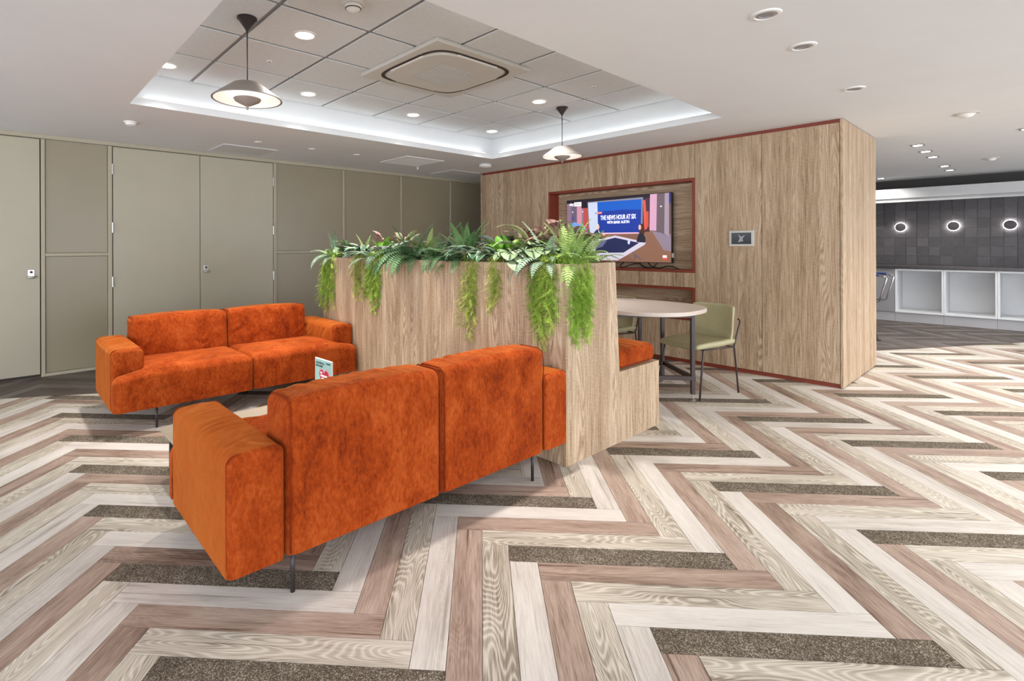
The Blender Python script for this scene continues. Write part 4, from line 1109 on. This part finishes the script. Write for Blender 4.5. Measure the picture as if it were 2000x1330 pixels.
# back row
fern('pale fern at the back near the left end',2.80,4.50,'fern_light',(2,5,0))
leafy('pink begonia at the back behind the left trailing plants',2.78,4.12,'begored',9,1.1)
leafy('cream leaved plant at the back left of centre',2.80,3.82,'cream',9,1.0)
leafy('bright green leaves at the back left of the cream fern',2.70,3.95,'bright',6,1.0)
fern('pale green fern at the back above the silver plant',2.80,3.50,'fern_light',(5,5,0),1.0)
leafy('silver leaved plant at the back left of the tall fern',2.82,3.18,'greyleaf',9,1.1)
leafy('cream leaved plant at the back left of the tall fern tips',2.78,3.02,'cream',6,.9)
leafy('silver leaved plant at the back right of the tall fern',2.82,2.66,'greyleaf',10,1.15)
leafy('veined begonia at the back above the centre trail',2.74,2.52,'bego',7,1.05)
leafy('pink begonia at the back above the bright green leaves',2.80,2.36,'begored',10,1.2)
leafy('arching cream leaf plant at the back above the large begonia',2.72,2.24,'cream',7,1.2)
leafy('pink begonia at the back just left of the television edge',2.78,2.06,'begored',9,1.25)
leafy('bright green leaves at the back between the pink begonias',2.86,2.20,'bright',5,1.0)
leafy('silver leaved plant at the back behind the corner ferns',2.90,2.10,'greyleaf',7,1.0)

def vine_mesh(Ln, m, seed, spread=.085):
    """hanging strand: over the rim, then down, with feathery side sprigs"""
    r = random.Random(seed); mb = MB(); pts = []
    x = z = yv = 0.0
    N = 24
    for i in range(N+1):
        t = i/N; pts.append(Vector((-.075*min(1,t*5)+.012*math.sin(t*7+seed), .02*math.sin(t*5+seed*2), .06*math.sin(min(1,t*5)*math.pi)-Ln*max(0,t-.12)/.88)))
    mb.tube(pts[::2], .0016, 3)
    n = int(Ln/.008)
    for i in range(n):
        t = .05+.95*i/n; k = t*N; j = min(int(k),N-1); c = pts[j].lerp(pts[j+1],k-j)
        az = r.uniform(0,2*math.pi); el = r.uniform(-1.1,.25)
        d = Vector((math.cos(az)*math.cos(el)*.8-.15, math.sin(az)*math.cos(el), math.sin(el))).normalized()
        ll = spread*r.uniform(.5,1.05)*(1-.45*t)
        sd = d.cross(Vector((0,0,1))).normalized(); 
        q = c+d*ll-Vector((0,0,.3*ll)); s1_ = sd*.0007
        mb.add([c-s1_,c+s1_,q],[(0,1,2)])
        for e_ in range(5):
            f = .25+.18*e_; b = c.lerp(q,f)
            for s in (-1,1):
                nl = .023*(1.15-f*.5)*r.uniform(.7,1.2); tip = b+(sd*s*.85+d*.6).normalized()*nl-Vector((0,0,nl*.25)); wv = d*.0027
                mb.add([b-wv,b+wv,tip],[(0,1,2)])
    return mb.mesh('vine', m)
VN = {}
def trail(label, x, y, zb, width, nv, m='trail', side='front', cat='trailing plant'):
    t = thing('trailing_plant', label, cat, (x,y,SOIL+.06), 0 if side == 'front' else math.pi/2, 'trailing plants on the planter')
    Ln = SOIL+.06-zb
    key = (m, round(Ln,1))
    if key not in VN: VN[key] = [vine_mesh(round(Ln,1)+.05, M[m], s+int(Ln*10)) for s in range(4)]
    nv = int(nv*1.6)
    for i in range(nv):
        o = obj('vine', rng.choice(VN[key]), t); f = (i+.5)/nv-.5
        o.location = (rng.uniform(-.022,.012), f*width+rng.uniform(-.012,.012), rng.uniform(-.01,.02)); sc = (Ln/(round(Ln,1)+.05))*(rng.uniform(.62,1.0) if i != nv//2 else 1.0)
        o.scale = (rng.uniform(.8,1.05), rng.uniform(.85,1.1), sc); o.rotation_euler = (0,0,rng.uniform(-.35,.35))
trail('bright green trailing plant hanging at the far left end of the planter',2.52,4.60,.64,.23,12)
trail('thin yellowish trailing strand, second trail from the left',2.52,4.03,.80,.14,6,'trail2')
trail('bright green trailing plant, third trail from the left',2.52,3.79,.69,.20,11)
trail('long narrow trailing plant hanging below the planter centre',2.52,2.58,.63,.12,8,'trail2')
trail('shortest narrow trailing strand left of the large begonia',2.52,2.345,.83,.06,5,'trail2')
trail('widest bright green trailing plant at the left of the planter corner',2.52,1.945,.68,.17,15)
trail('bright green trailing plant hanging on the narrow end right of the corner',2.59,1.86,.68,.20,15,'trail','end')
